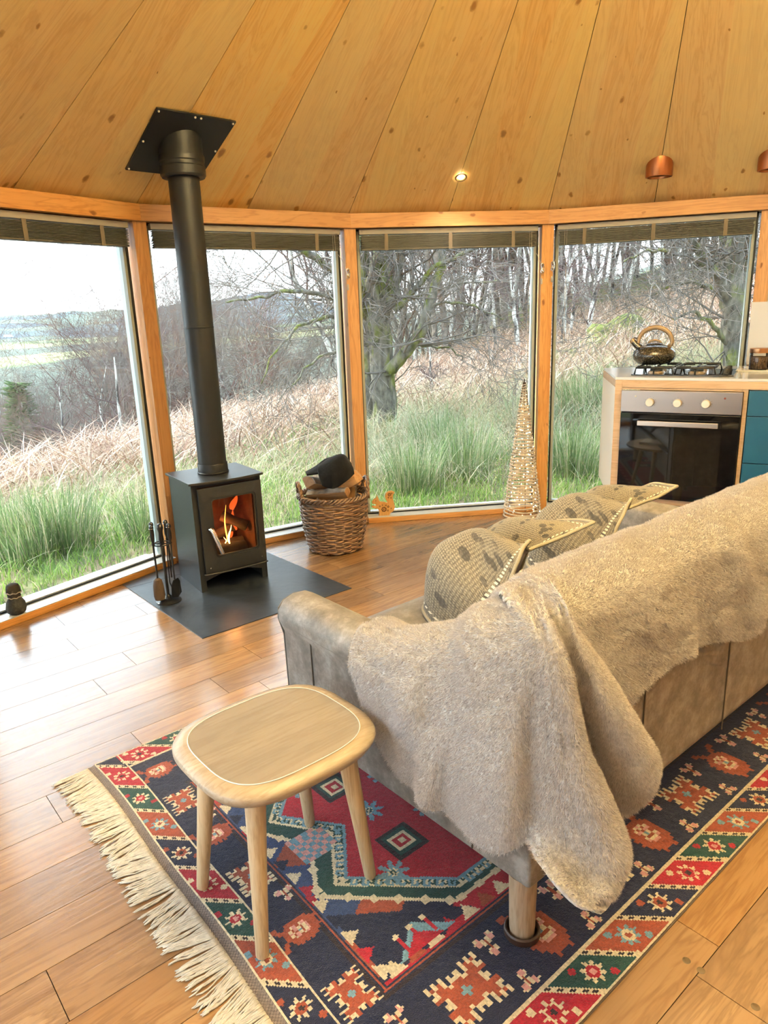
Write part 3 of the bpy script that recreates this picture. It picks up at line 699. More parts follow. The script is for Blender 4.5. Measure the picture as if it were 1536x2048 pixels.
# ================================================================ patterned rug
RUGO = gp(168, 1543)[:2]; RL, RW_ = 2.25, 1.518; CELL = .0045
na, nb_ = int(RL/CELL), int(RW_/CELL)
A_, B_ = np.meshgrid((np.arange(na)+.5)*CELL, (np.arange(nb_)+.5)*CELL)     # [row b, col a]
PAL = np.array([(.010, .013, .042), (.36, .010, .026), (.012, .055, .048), (.30, .062, .030), (.66, .56, .38), (.15, .29, .38), (.022, .012, .016), (.62, .30, .27), (.16, .125, .11), (.030, .055, .15)])
NAVY, RED, GRN, RST, CRM, BLU, DRK, PNK, WEB, MID = range(10)
img = np.full(A_.shape, NAVY, np.int8)
def put(mask, c): img[mask] = c
def seg(p, q, th, c, clipm=None):
    (x0, y0), (x1, y1) = p, q; dx, dy = x1-x0, y1-y0; L2 = dx*dx+dy*dy
    t = np.clip(((A_-x0)*dx+(B_-y0)*dy)/L2, 0, 1); m = np.hypot(A_-x0-t*dx, B_-y0-t*dy) < th/2
    put(m if clipm is None else m & clipm, c)
def poly(P, c=None):
    m = np.zeros(A_.shape, bool); n = len(P)
    for i in range(n):
        (x0, y0), (x1, y1) = P[i], P[(i+1) % n]
        if y0 == y1: continue
        k = ((y0 > B_) != (y1 > B_)) & (A_ < (x1-x0)*(B_-y0)/(y1-y0)+x0); m ^= k
    if c is not None: put(m, c)
    return m
def hooks(p, q, side, step, ln, c, th=.0065):
    d = np.array(q)-p; L = np.hypot(*d); d = d/L; n = np.array([-d[1], d[0]])*side; k = int(L/step)
    for i in range(k):
        o = np.array(p)+d*(i+.5)*step; e = o+n*ln; f = e+d*step*.42; g = f-n*ln*.4
        seg(o, e, th, c); seg(e, f, th, c); seg(f, g, th, c)
def rosette(a, b, r, c1, c2, c3):
    R = np.hypot(A_-a, B_-b); T = np.arctan2(B_-b, A_-a)
    put(R < r*(.78+.25*np.cos(8*T)), c1); put(R < r*.52, c2); put(R < r*.24, c3)
def art(rows, a, b, cell, cmap, rot=0):
    H = len(rows); Wd = max(map(len, rows))
    for y, row in enumerate(rows):
        for x, ch in enumerate(row):
            if ch in ' .': continue
            dx, dy = (x-Wd/2+.5)*cell, (y-H/2+.5)*cell
            for _ in range(rot): dx, dy = -dy, dx
            put((np.abs(A_-a-dx) <= cell*.52) & (np.abs(B_-b-dy) <= cell*.52), cmap[ch])
CRAB = ["c.c.c.....c.c.c", "crcrc.c.c.crcrc", ".crrc.ccc.crrc.", "ccrrrcrrrcrrrcc", "rrrrrrrrrrrrrrr", "..crrrrbrrrrc..", ".ccrrrbbbrrrcc.", "..crrrrbrrrrc..", "rrrrrrrrrrrrrrr", "ccrrrcrrrcrrrcc", ".crrc.ccc.crrc.", "crcrc.c.c.crcrc", "c.c.c.....c.c.c"]
POT = ["rr..............", "rr...rrrrrrrr...", ".rr.rrrrrrrrrr..", "..rrrrcprcprrrrr", "...rrcrpcrcprrr.", "...rrpcrbrcprrr.", "...rrcrpcrcprrr.", "..rrrrcprcprrrrr", ".rr.rrrrrrrrrr..", "rr...rrrrrrrr...", "rr....r.r.r....."]
FLW = ["..cp...pc..", ".cppc.cppc.", "..ppcrcpp..", "....crc....", ".....r.....", "....crc....", "...cppc....", "....pp....."]
CK = ["pbpbp", "bpbpb", "pbpbp", "bpbpb", "pbpbp", "bpbpb"]
cm = dict(c=CRM, r=RST, b=BLU, p=PNK)
BL0, BL1 = .030, .098
topw, botw = .090, RW_-.097
wide_t, wide_b = .305, 1.206
# inner field first
put((A_ > .215) & (A_ < RL-.215) & (B_ > wide_t) & (B_ < wide_b), RED)
CX = RL/2
def mir(P): return P+[(2*CX-a, b) for a, b in P[::-1]]
cb_ = .76
def medal(dx):
    L = [(.30+dx, cb_+.152), (.515+dx*.6, cb_+.36-dx*.5), (CX, cb_+.36-dx*.5)]
    half = [(CX, cb_-.36+dx*.5), (.515+dx*.6, cb_-.36+dx*.5), (.30+dx, cb_-.152), (.40+dx*1.3, cb_), (.30+dx, cb_+.152), (.515+dx*.6, cb_+.36-dx*.5), (CX, cb_+.36-dx*.5)]
    return half+[(2*CX-a, b) for a, b in half[::-1]][1:-1]
# corner grounds between frame and medallion
for i, (c, k0, k1) in enumerate([(MID, 0, .10), (RST, .10, .2), (NAVY, .2, .31), (RED, .31, .45)]):
    put((A_ > .222) & (A_ < RL-.222) & (np.abs(np.abs(B_-cb_)-.152)*.8+(A_-.25)*.55 > k0) & (B_ > wide_t+.01) & (B_ < wide_b-.01) & ~poly(medal(-.045)), c)
for P in ([(.235, .34), (.52, .34), (.235, .58)], [(.235, 1.18), (.50, 1.185), (.235, .98)]):
    poly(P, MID if P[0][1] < .5 else NAVY)
for b0, s in ((wide_b-.004, -1), (wide_t+.004, 1)):
    for k in range(40):
        a = .235+.055*k
        if a > RL-.25: break
        poly([(a, b0), (a+.05, b0), (a+.025, b0+s*.040)], (CRM, RST, CRM, RED)[k % 4])
for s in (0, 1):
    for k in range(15):
        b = wide_t+.03+.058*k; x0 = .224 if not s else RL-.224; dx = .036 if not s else -.036
        poly([(x0, b), (x0, b+.05), (x0+dx, b+.025)], (CRM, RED, CRM, NAVY)[k % 4])
gm_ = poly(medal(-.055), GRN)
M0 = medal(-.055)
for i in range(len(M0)): seg(M0[i], M0[(i+1) % len(M0)], .012, CRM)
for i in range(len(M0)):
    p, q = np.array(M0[i]), np.array(M0[(i+1) % len(M0)]); L = np.hypot(*(q-p)); n = int(L/.03)
    for j in range(n):
        if j % 2 == 0:
            o = p+(q-p)*(j+.5)/n; put((np.abs(A_-o[0]) < .011) & (np.abs(B_-o[1]) < .011), CRM)
M1 = medal(.0)
for i in range(len(M1)):
    p, q = M1[i], M1[(i+1) % len(M1)]; seg(p, q, .009, CRM)
    hooks(p, q, -1 if 1 else 1, .030, .022, CRM)
M2 = medal(.032); poly(M2, RED)
for i in range(len(M2)):
    p, q = M2[i], M2[(i+1) % len(M2)]; seg(p, q, .009, BLU); hooks(p, q, 1, .030, .022, BLU)
art(CK, .325, cb_, .017, dict(p=PNK, b=BLU), 0)
art(CK, .345, cb_+.0, .015, dict(p=PNK, b=BLU), 1)
for (a, b) in [(.52, cb_+.15), (.52, cb_-.15), (.72, cb_+.22), (.72, cb_-.22), (.9, cb_), (1.2, cb_)]:
    for k, (r, c) in enumerate([(.052, DRK), (.040, GRN), (.028, CRM), (.019, RED), (.009, CRM)]): put((np.abs(A_-a) < r) & (np.abs(B_-b) < r), c)
for (a, b) in [(.53, cb_), (.66, cb_+.10), (.66, cb_-.1), (.43, cb_+.22), (.43, cb_-.22)]:
    for k in range(4):
        an = PI/4*k*1+.4; seg((a-.036*math.cos(an), b-.036*math.sin(an)), (a+.036*math.cos(an), b+.036*math.sin(an)), .013, BLU)
    rosette(a, b, .016, CRM, GRN, CRM)
# green corner triangles with little trees
for sgn in (1, -1):
    t = cb_+sgn*.43; bx = .34
    poly([(bx-.07, t), (bx+.10, t), (bx+.02, t-sgn*.07)], BLU); poly([(bx-.045, t-sgn*.004), (bx+.06, t-sgn*.004), (bx+.01, t-sgn*.045)], RED)
    for k in range(3): seg((bx-.03+.04*k, t-sgn*.055), (bx-.03+.04*k, t-sgn*.02), .010, RED); put(np.hypot(A_-(bx-.03+.04*k), B_-(t-sgn*.062)) < .008, CRM)
# frames and wide navy border
fr = (A_ < .222) | (A_ > RL-.222) | (B_ < wide_t) | (B_ > wide_b)
put(fr, NAVY)
for d in (.0, .012):
    for x in (.214-d, RL-.214+d): put((np.abs(A_-x) < .0035) & (B_ > wide_t-.01) & (B_ < wide_b+.01), RST if d == 0 else DRK)
    for y in (wide_t-.006-d, wide_b+.006+d): put((np.abs(B_-y) < .0035) & (A_ > .2) & (A_ < RL-.2), RST if d == 0 else DRK)
k = 0
for b in (.17, .36, .55, .75, .965, 1.17):
    (art(POT, .158, b, .0072, cm, 0) if k % 2 == 0 else art(CRAB, .158, b, .0068, cm, 1))
    if k % 2: art(FLW, .192, b+.105, .0056, cm, 0)
    for x in (RL-.158,): (art(POT, x, b, .0072, cm, 2) if k % 2 == 0 else art(CRAB, x, b, .0068, cm, 1))
    k += 1
k = 0
for a in np.arange(.335, RL-.2, .2245):
    for (b, rt) in ((1.325, 0), (.198, 2)):
        (art(CRAB, a, b, .0092, cm, 0) if k % 2 == 0 else art(POT, a, b, .0098, cm, rt+1))
        art(FLW, a+.112, b-.045, .0068, cm, rt); art(FLW, a+.105, b+.062, .0058, cm, rt+2)
    k += 1
# guard border of slanted blocks with rosettes
def border(mask, s, across, w, period, off, centre):
    t = (s-off-(across-centre)*1.0)/period; idx = np.floor(t).astype(int) % 4; fr_ = t-np.floor(t)
    for j, c in enumerate((RED, GRN, RST, NAVY)): put(mask & (idx == j), c)
    e = np.minimum(fr_, 1-fr_)*period; m = mask & (e < .0095); put(m, CRM)
    put(m & (e < .0045) & ((np.floor((across)/.0085).astype(int) % 2) == 0), DRK)
cL = (BL0+BL1)/2
mk = (A_ > BL0) & (A_ < BL1); border(mk, B_, A_, BL1-BL0, .1435, .05, cL)
mk2 = (A_ < RL-BL0) & (A_ > RL-BL1); border(mk2, B_, RL-A_, BL1-BL0, .1435, .05, cL)
cT = topw/2; cB = (botw+RW_)/2
mt_ = (B_ < topw-.004) & (A_ > .095) & (A_ < RL-.095); border(mt_, A_, B_, .09, .1335, .09, cT)
mb_ = (B_ > botw+.004) & (A_ > .095) & (A_ < RL-.095); border(mb_, A_, B_, .09, .1335, .356-.1335*4, cB)
cols = [(CRM, RED, DRK), (CRM, RED, PNK), (BLU, CRM, RST), (CRM, RST, DRK)]; tri = [CRM, RED, BLU, RST]
for j in range(-1, 12):
    b = .05+.1435*(j+.5)
    if .02 < b < RW_-.02:
        for x, s in ((cL, 1), (RL-cL, 1)):
            rosette(x, b, .026, *cols[j % 4])
            for d in (-1, 1): put(np.hypot((A_-x)-d*.026, B_-b-d*.038) < .0085, tri[j % 4])
for j in range(-1, 18):
    for (y, off) in ((cT, .09), (cB, .356-.1335*4)):
        a = off+.1335*(j+.5)
        if .12 < a < RL-.12:
            rosette(a, y, .029, *cols[j % 4])
            for d in (-1, 1): put(np.hypot(A_-a-d*.034, (B_-y)-d*.030) < .009, tri[j % 4])
for x in (BL0-.002, BL1+.003, RL-BL0+.002, RL-BL1-.003): put(np.abs(A_-x) < .0042, CRM)
for y in (topw, botw): put((np.abs(B_-y) < .0045) & (A_ > .097) & (A_ < RL-.097), CRM)
put((B_ > RW_-.008) | (B_ < .006), CRM)
put((A_ < .025) | (A_ > RL-.025), WEB)
colr = PAL[img]*RNG.uniform(.80, 1.16, img.shape)[..., None]
web = img == WEB; colr[web] *= (.8+.5*((np.floor(B_/CELL)+np.floor(A_/CELL)) % 2))[web][:, None]
# knotted pile: one quad per knot, a shared height field
gx, gy = np.meshgrid(np.arange(na+1)*CELL, np.arange(nb_+1)*CELL)
hz = .0095+RNG.uniform(-.0007, .0007, gx.shape)+.0015*np.sin(gx*7+1.3*np.sin(gy*5))*np.sin(gy*6); hz[:, :6] = .005; hz[:, -6:] = .005
cw = np.zeros((nb_+1, na+1, 3)); cw[:-1, :-1] = colr; cw[-1] = cw[-2]; cw[:, -1] = cw[:, -2]
rug = empty('patterned_rug', (RUGO[0], RUGO[1], 0), G40, 'navy and red geometric wool rug with cream fringe', 'rug')
edge_wob = .010*np.sin(gy*3.1+.6)+.004*np.sin(gy*9)
V = np.stack([gx+edge_wob*(np.clip(1-gx/.5, 0, 1)), -gy, hz], -1).reshape(-1, 3)
ii, jj = np.meshgrid(np.arange(nb_), np.arange(na), indexing='ij'); k0 = ii*(na+1)+jj
F = np.stack([k0, k0+na+1, k0+na+2, k0+1], -1).reshape(-1, 4)
tp_ = NT('rug wool'); 
pile = npmesh('pile', V, F, None, rug, True)
ca = pile.data.color_attributes.new('tint', 'FLOAT_COLOR', 'CORNER')
cc4 = np.ones((len(F), 4, 4), np.float32); cc4[..., :3] = colr.reshape(-1, 1, 3); ca.data.foreach_set('color', cc4.ravel())
a_ = tp_.n('VertexColor', layer_name='tint').outputs[0]
nz_ = tp_.n('TexNoise', i_Vector=tp_.n('TexCoord').outputs['Object'], i_Scale=420., i_Detail=2.).outputs[0]
tp_.p(Base_Color=tp_.mix(tp_.math('MULTIPLY', nz_, .5), a_, tp_.mix(1., a_, (.45, .45, .45), 'MULTIPLY')), Roughness=.95, Sheen_Weight=.25); tp_.b.inputs['Specular IOR Level'].default_value = .1
tp_.bump(nz_, .7, .004); pile.data.materials.append(tp_.m)
MB().box(0.0, RL, -RW_, 0, .0005, .0045).build('backing', mat('rug backing', (.12, .09, .07), .95), rug)
YARN = mat('cream wool yarn', (.62, .57, .49), .95, var=.2, vscale=60, bump=.4, bscale=300)
tass = []
for k in range(9):
    rn = random.Random(50+k); q = MB()
    for s in range(4):
        y0 = (s-1.5)*.0021; ph = rn.uniform(0, 6); L = .108*rn.uniform(.85, 1.06); am = rn.uniform(.003, .009)
        q.tube([(.004-L*t, y0+am*math.sin(2.6*t+ph)*t+.004*t*(s-1.5)*rn.uniform(-.3, .8), .0048+.0015*math.sin(7*t+s)*t-.001*t) for t in np.linspace(0, 1, 9)], [.0021]*8+[.0009], 5)
    me = q.mesh('tassel', 180); me.materials.append(YARN); tass.append(me)
nT = 148
rn = random.Random(9)
for k in range(nT):
    y = -(k+.5)*RW_/nT; wob = .010*math.sin(-y*3.1+.6)+.004*math.sin(-y*9)
    link('tassel', tass[rn.randrange(9)], None, rug, (.002+wob, y, 0), (0, 0, .22*math.sin(k*.21)+.10*math.sin(k*.9)+rn.uniform(-.16, .16)))
# ================================================================ sofa
SO = np.array([.276, 1.23, 0.]); FZ = .0085
sofa = empty('leather_sofa', (SO[0], SO[1], FZ), G40, 'grey brown distressed leather two seat sofa on wooden legs', 'sofa')
t = NT('distressed grey leather')
n1 = t.n('TexNoise', i_Vector=t.coords((1, 1, 1)), i_Scale=13., i_Detail=10., i_Roughness=.75).outputs[0]
n2 = t.n('TexNoise', i_Vector=t.coords((1, 1, 1)), i_Scale=70., i_Detail=4.).outputs[0]
vo = t.n('TexVoronoi', feature='DISTANCE_TO_EDGE', i_Vector=t.coords((1, 1, 1)), i_Scale=260.).outputs[0]
base = t.ramp(n1, [(.36, (.085, .072, .060)), (.5, (.185, .163, .143)), (.64, (.33, .305, .28))])
base = t.mix(t.math('MULTIPLY', n2, .45), base, (.16, .14, .12))
scr = t.n('TexWave', i_Vector=t.coords((3, 3, 3)), i_Scale=1.1, i_Distortion=18., i_Detail=3.).outputs[0]
t.p(Base_Color=base, Roughness=t.math('ADD', .34, t.math('MULTIPLY', n1, .25))); t.b.inputs['Specular IOR Level'].default_value = .5
t.bump(t.math('ADD', t.math('MULTIPLY', vo, .6), t.math('MULTIPLY', n1, .8)), .22, .004)
LEATH = t.m
PIPE = mat('leather piping', (.10, .085, .07), .5)
UL, VD, ZS = 1.66, .90, .16
def soft(o, w=.02, s=4): 
    b = o.modifiers.new('bevel', 'BEVEL'); b.width = w; b.segments = s; b.limit_method = 'ANGLE'; b.angle_limit = R_(40)
    o.data.polygons.foreach_set('use_smooth', [True]*len(o.data.polygons)); b.harden_normals = True; return o
soft(MB().box(.02, UL-.02, .02, VD-.02, ZS, .34).build('seat_base', LEATH, sofa), .012)
bk_ = MB().prism_xz([(.0, ZS), (UL, ZS), (UL, .76), (.075, .76), (.05, .70), (.03, .58), (.0, .5)], .0, .17); soft(bk_.build('backrest', LEATH, sofa), .05, 6)
for x in (.42, .86, 1.30): MB().tube([(x, -.0015, ZS+.01), (x, -.0015, .72)], .0022, 6).build('back_seam', PIPE, sofa)
armp = [(0, ZS), (.115, ZS), (.115, .46), (.120, .515), (.108, .548), (.075, .566), (.035, .568), (.0, .556), (-.020, .530), (-.020, .500), (-.004, .46)]
def arm(x, s):
    P = [(x+s*a, z) for a, z in armp]
    if s < 0: P = P[::-1]
    o = soft(MB().prism_xz(P, .0, VD).build('arm', LEATH, sofa), .010, 3)
    MB().tube([(x+s*-.012, .008, .488), (x+s*-.012, VD-.01, .488)], .0035, 6).build('arm_piping', PIPE, o)
    MB().tube([(x+s*a, VD+.001, z) for a, z in ((.004, ZS+.03), (.0, .45), (-.015, .505), (-.012, .535), (.005, .552), (.04, .562), (.08, .558), (.106, .54), (.113, .50), (.11, ZS+.03))], .0035, 6).build('front_piping', PIPE, o)
    MB().tube([(x+s*-.0035, VD-.14, ZS+.01), (x+s*-.0055, VD-.14, .47)], .0022, 6).build('side_seam', PIPE, o)
    MB().tube([(x+s*-.0025, .16, ZS+.01), (x+s*-.003, .16, .44)], .0022, 6).build('side_seam', PIPE, o)
arm(0, 1); arm(UL, -1)
def pillowbox(name, x0, x1, y0, y1, z0, z1, puff, parent, mt, n=24, m=20):
    T, Bt = [], []
    for j in range(m+1):
        rt, rb_ = [], []
        for i in range(n+1):
            u, v = 2*i/n-1, 2*j/m-1
            e = ((1-abs(u)**6)*(1-abs(v)**6))**.5
            x = x0+(x1-x0)*(u+1)/2; y = y0+(y1-y0)*(v+1)/2; zm = (z0+z1)/2
            rt.append((x, y, zm+(z1-zm)*e**.5+puff*(1-u*u)*(1-v*v))); rb_.append((x, y, zm-(zm-z0)*e**.5))
        T.append(rt); Bt.append(rb_[::-1])
    o = MB().grid(T).grid(Bt).build(name, mt, parent, smooth=180); w = o.modifiers.new('weld', 'WELD'); w.merge_threshold = .0005; return o
cw_ = (UL-.24)/2
for k in range(2): pillowbox('seat_cushion', .12+k*cw_+.002, .12+(k+1)*cw_-.002, .17, VD-.015, .33, .44, .018, sofa, LEATH)
SLEG = wood('limed oak leg', (.30, .22, .15), (.42, .32, .23), (.18, .11, .06), 'Z', .6, var=.1, bump=.4, gs=1.5)
CUPM = mat('dark brown rubber cup', (.035, .018, .012), .45)
for k, (x, y) in enumerate([(.030, .040), (UL-.03, .04), (.045, VD-.06), (UL-.045, VD-.06)]):
    MB().lathe([(.027, .006), (.0285, .03), (.031, ZS+.005)], 24).build('leg', SLEG, sofa, smooth=50, loc=(x, y, 0))
    p = np.array([SO[0], SO[1]])+UU*x+VV*y
    cp = MB().lathe([(.038, 0), (.040, .003), (.040, .016), (.037, .019), (.034, .018), (.034, .006), (.001, .006)], 32, capt=False).build('castor_cup', CUPM, None, smooth=40, loc=(p[0], p[1], FZ))
    tag(cp, ['dark brown castor cup under the sofa leg nearest the stool', 'dark brown castor cup under the sofa back leg towards the kitchen', 'dark brown castor cup under the sofa front leg facing the stove', 'dark brown castor cup under the sofa front leg facing the kitchen'][k], 'castor cup', 'castor cups under the sofa legs')
# ---- throw blanket draped over the back and the near arm (sofa coordinates u, v, z)
OC = np.array([0, 0, CAMH])
def onv(x, y, d):
    r = ray(x, y); n = np.array([*VV, 0]); tt = (d-(OC-SO)@n)/(r@n); p = OC+tt*r-SO; return (p[:2]@UU, p[:2]@VV, p[2]-FZ)
def onu(x, y, d):
    r = ray(x, y); n = np.array([*UU, 0]); tt = (d-(OC-SO)@n)/(r@n); p = OC+tt*r-SO; return (p[:2]@UU, p[:2]@VV, p[2]-FZ)
def bcol(u, hem, dv=0., top=.785): return [(u, .225, .66), (u, .20, .745), (u, .165, top-.005), (u, .09, top+.005), (u, -.005, top-.02), (u, -.030-dv, .69), (u, -.034-dv, .61), (u, -.040-dv, hem)]
_fk = [0]
def fcol(a, b, c, d):
    t_ = _fk[0]/10.; _fk[0] += 1; L_ = lambda p, q: tuple(p[i]+(q[i]-p[i])*t_ for i in range(3))
    return [L_((.20, .225, .66), (.12, .225, .67)), L_((.20, .20, .745), (.11, .195, .735)), L_((.20, .160, .780), (.085, .150, .768)), L_((.185, .085, .790), (.040, .080, .772)), a, b, c, d]
colsB = [bcol(1.72, .50), bcol(1.55, .52), bcol(1.38, .51, .006), bcol(1.2, .53), bcol(1.02, .52, .008), bcol(.90, .505, .014), bcol(.80, .485, .016), bcol(.70, .515, .004), bcol(.58, .535, .0), bcol(.47, .545, .008), bcol(.37, .54, .012), bcol(.27, .515, .006)]
colsB += [
 fcol((.10, -.010, .765), (.15, -.045, .66), (.185, -.06, .56), onv(1236, 1425, -.05)),
 fcol((.075, -.020, .765), (.13, -.090, .64), (.20, -.125, .50), onv(1262, 1490, -.105)),
 fcol((.065, -.022, .763), (.115, -.10, .61), (.185, -.135, .45), onv(1272, 1548, -.110)),
 fcol((.055, -.022, .760), (.09, -.070, .58), (.135, -.085, .42), onv(1215, 1625, -.075)),
 fcol((.035, -.022, .757), (.050, -.018, .56), (.075, -.010, .40), onv(1178, 1650, -.012)),
 fcol((.020, -.026, .753), (.035, -.050, .55), (.075, -.085, .36), onv(1192, 1700, -.085)),
 fcol((.005, -.030, .750), (.010, -.085, .54), (.060, -.150, .33), onv(1196, 1765, -.150)),
 fcol((-.005, -.030, .745), (-.008, -.090, .53), (.015, -.160, .32), onv(1163, 1816, -.165)),
 fcol((-.012, -.028, .742), (-.022, -.070, .52), (-.015, -.115, .34), onv(1105, 1765, -.120)),
 fcol((-.018, -.022, .738), (-.030, -.045, .52), (-.030, -.065, .38), onv(1068, 1712, -.06)),
 fcol((-.022, -.012, .735), (-.034, -.020, .53), (-.034, -.025, .40), (-.036, -.025, .325)),
 [(.12, .225, .665), (.105, .195, .725), (.085, .15, .762), (.045, .085, .765), (-.025, .02, .725), (-.060, .0, .56), (-.075, -.005, .42), (-.070, .015, .285)],
 [(.13, .23, .64), (.115, .21, .70), (.09, .18, .735), (.035, .13, .74), (-.025, .085, .69), (-.062, .06, .55), (-.082, .06, .42), (-.075, .08, .27)],
 [(.135, .25, .60), (.12, .24, .66), (.09, .225, .70), (.035, .19, .705), (-.025, .15, .655), (-.055, .135, .53), (-.068, .14, .41), (-.062, .155, .275)],
 [(.135, .30, .55), (.125, .29, .61), (.09, .285, .65), (.04, .265, .66), (-.018, .235, .615), (-.048, .225, .52), (-.060, .23, .41), (-.056, .245, .285)],
 [(.135, .37, .52), (.125, .365, .57), (.09, .36, .605), (.04, .35, .615), (-.02, .325, .585), (-.056, .31, .50), (-.066, .32, .40), (-.060, .325, .285)],
 [(.132, .45, .51), (.125, .44, .555), (.09, .44, .585), (.04, .43, .598), (-.018, .41, .575), (-.046, .39, .50), (-.053, .385, .41), (-.050, .38, .295)],
 [(.130, .51, .505), (.124, .505, .55), (.09, .505, .58), (.04, .50, .592), (-.016, .48, .572), (-.048, .46, .505), (-.052, .44, .42), (-.048, .415, .315)],
 [(.130, .545, .505), (.124, .545, .548), (.09, .545, .578), (.04, .545, .588), (-.016, .535, .570), (-.046, .52, .51), (-.050, .49, .43), (-.046, .445, .335)],
]
P = np.array(colsB)                       # [column, row, 3]
seglen = np.r_[0, np.cumsum(np.linalg.norm(np.diff(P[:, 7], axis=0), axis=1)*.6+np.linalg.norm(np.diff(P[:, 3], axis=0), axis=1)*.4)]
Gd = cr1(P, 1000); tt_ = np.interp(np.linspace(0, seglen[-1], 330), np.interp(np.linspace(0, len(P)-1, 1000), np.arange(len(P)), seglen), np.arange(1000))
Gd = Gd[np.round(tt_).astype(int)]
# smooth the resampled columns a touch, then interpolate rows
for _ in range(2): Gd[1:-1] = (Gd[:-2]+2*Gd[1:-1]+Gd[2:])/4
Gb = np.swapaxes(cr1(np.swapaxes(Gd, 0, 1), 130), 0, 1)
nc, nr = Gb.shape[:2]
def vnoise(shape, cells, rng):
    a = rng.normal(size=(cells[0]+3, cells[1]+3)); y = np.linspace(1, cells[0]+1, shape[0]); x = np.linspace(1, cells[1]+1, shape[1])
    yi, xi = np.minimum(y.astype(int), cells[0]), np.minimum(x.astype(int), cells[1]); fy, fx = (y-yi)[:, None], (x-xi)[None]
    fy, fx = fy*fy*(3-2*fy), fx*fx*(3-2*fx)
    g = lambda dy, dx: a[np.ix_(yi+dy, xi+dx)]
    return (g(0, 0)*(1-fx)+g(0, 1)*fx)*(1-fy)+(g(1, 0)*(1-fx)+g(1, 1)*fx)*fy
def gnormals(G):
    du = np.gradient(G, axis=0); dv = np.gradient(G, axis=1); n = np.cross(du, dv); return n/np.maximum(1e-9, np.linalg.norm(n, axis=-1, keepdims=True))
rng = np.random.default_rng(4)
nn_ = gnormals(Gb); sgn = 1 if nn_[40, 50, 2] > 0 else -1; nn_ = nn_*sgn
rowf = np.linspace(0, 1, nr)[None]
wr = (.010+.012*np.clip((np.linspace(0, 1, nc)[:, None]-.5)*4, 0, 1))*vnoise((nc, nr), (30, 3), rng)*np.clip(rowf*1.6-.35, 0, 1)+.0028*vnoise((nc, nr), (30, 10), rng)+.002*vnoise((nc, nr), (90, 40), rng)
# creases slanting over the top of the back
ccx = np.linspace(0, 1, nc)[:, None]
for a0, k_, w_ in ((.10, .05, .006), (.16, .09, .007), (.205, .05, .005), (.26, .07, .004), (.47, .06, .003)):
    wr += -.010*np.exp(-((ccx-a0-k_*(rowf-.5))/w_)**2)*np.exp(-((rowf-.58)/.22)**2)
Gb = Gb+nn_*(np.maximum(wr, -.006))[..., None]+nn_*.006
blk = empty('throw_blanket', (SO[0], SO[1], FZ), G40, 'thick pale taupe faux fur throw draped over the sofa back', 'blanket')
t = NT('fur throw base'); n1 = t.n('TexNoise', i_Vector=t.n('TexCoord').outputs['Object'], i_Scale=110., i_Detail=5.).outputs[0]
t.p(Base_Color=t.ramp(n1, [(.35, (.39, .368, .352)), (.65, (.61, .585, .56))]), Roughness=.95, Sheen_Weight=.5); t.bump(n1, .8, .006); FURB = t.m
ii, jj = np.meshgrid(np.arange(nc-1), np.arange(nr-1), indexing='ij'); k0 = ii*nr+jj
F = np.stack([k0, k0+1, k0+nr+1, k0+nr], -1).reshape(-1, 4)
if sgn > 0: F = F[:, ::-1]
cl_ = npmesh('fleece', Gb.reshape(-1, 3), F, FURB, blk, True); s_ = cl_.modifiers.new('solid', 'SOLIDIFY'); s_.thickness = .010; s_.offset = -1
nb2 = gnormals(Gb)*sgn
def fur(name, G, N, parent, n, ln, w, c0, c1, lay, rng, mt):
    nc, nr = G.shape[:2]; d1 = np.diff(G, axis=0)[:, :-1]; d2 = np.diff(G, axis=1)[:-1]; ar = np.linalg.norm(np.cross(d1, d2), axis=-1).ravel(); cum = np.cumsum(ar); cum /= cum[-1]
    k = np.searchsorted(cum, rng.random(n)); i, j = k//(nr-1), k % (nr-1); a, b = rng.random((2, n, 1))
    def bil(X): return (X[i, j]*(1-a)+X[i+1, j]*a)*(1-b)+(X[i, j+1]*(1-a)+X[i+1, j+1]*a)*b
    p, m = bil(G), bil(N); m /= np.linalg.norm(m, axis=1, keepdims=True)
    cells = np.floor(p/np.array([.007, .007, .009])).astype(int); hsh = (cells[:, 0]*73856093 ^ cells[:, 1]*19349663 ^ cells[:, 2]*83492791) % 9973
    ca_ = hsh/9973*2*PI; cdir = np.stack([np.cos(ca_), np.sin(ca_), .6*np.sin(ca_*3.7)-.5], -1)*.55
    dirn = m+cdir*.28+lay+rng.normal(size=(n, 3))*.20; dirn /= np.linalg.norm(dirn, axis=1, keepdims=True)
    L = ln*rng.uniform(.6, 1.15, (n, 1)); sd = np.cross(dirn, rng.normal(size=(n, 3))); sd /= np.linalg.norm(sd, axis=1, keepdims=True)
    tip = p+dirn*L; tip[:, 2] -= .12*L[:, 0]; V = np.stack([p-sd*w-m*.001, p+sd*w-m*.001, tip], 1).reshape(-1, 3)
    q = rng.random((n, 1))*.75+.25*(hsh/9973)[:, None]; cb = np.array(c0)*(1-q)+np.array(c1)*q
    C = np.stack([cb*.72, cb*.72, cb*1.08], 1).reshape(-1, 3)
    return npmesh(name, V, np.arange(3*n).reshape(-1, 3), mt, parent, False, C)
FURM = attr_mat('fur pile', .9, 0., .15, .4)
fo = fur('fur_pile', Gb, nb2, blk, 460000, .0080, .00055, (.475, .42, .40), (.76, .70, .675), np.array([0, 0, -.30]), np.random.default_rng(8), FURM); tag(fo, kind='stuff')
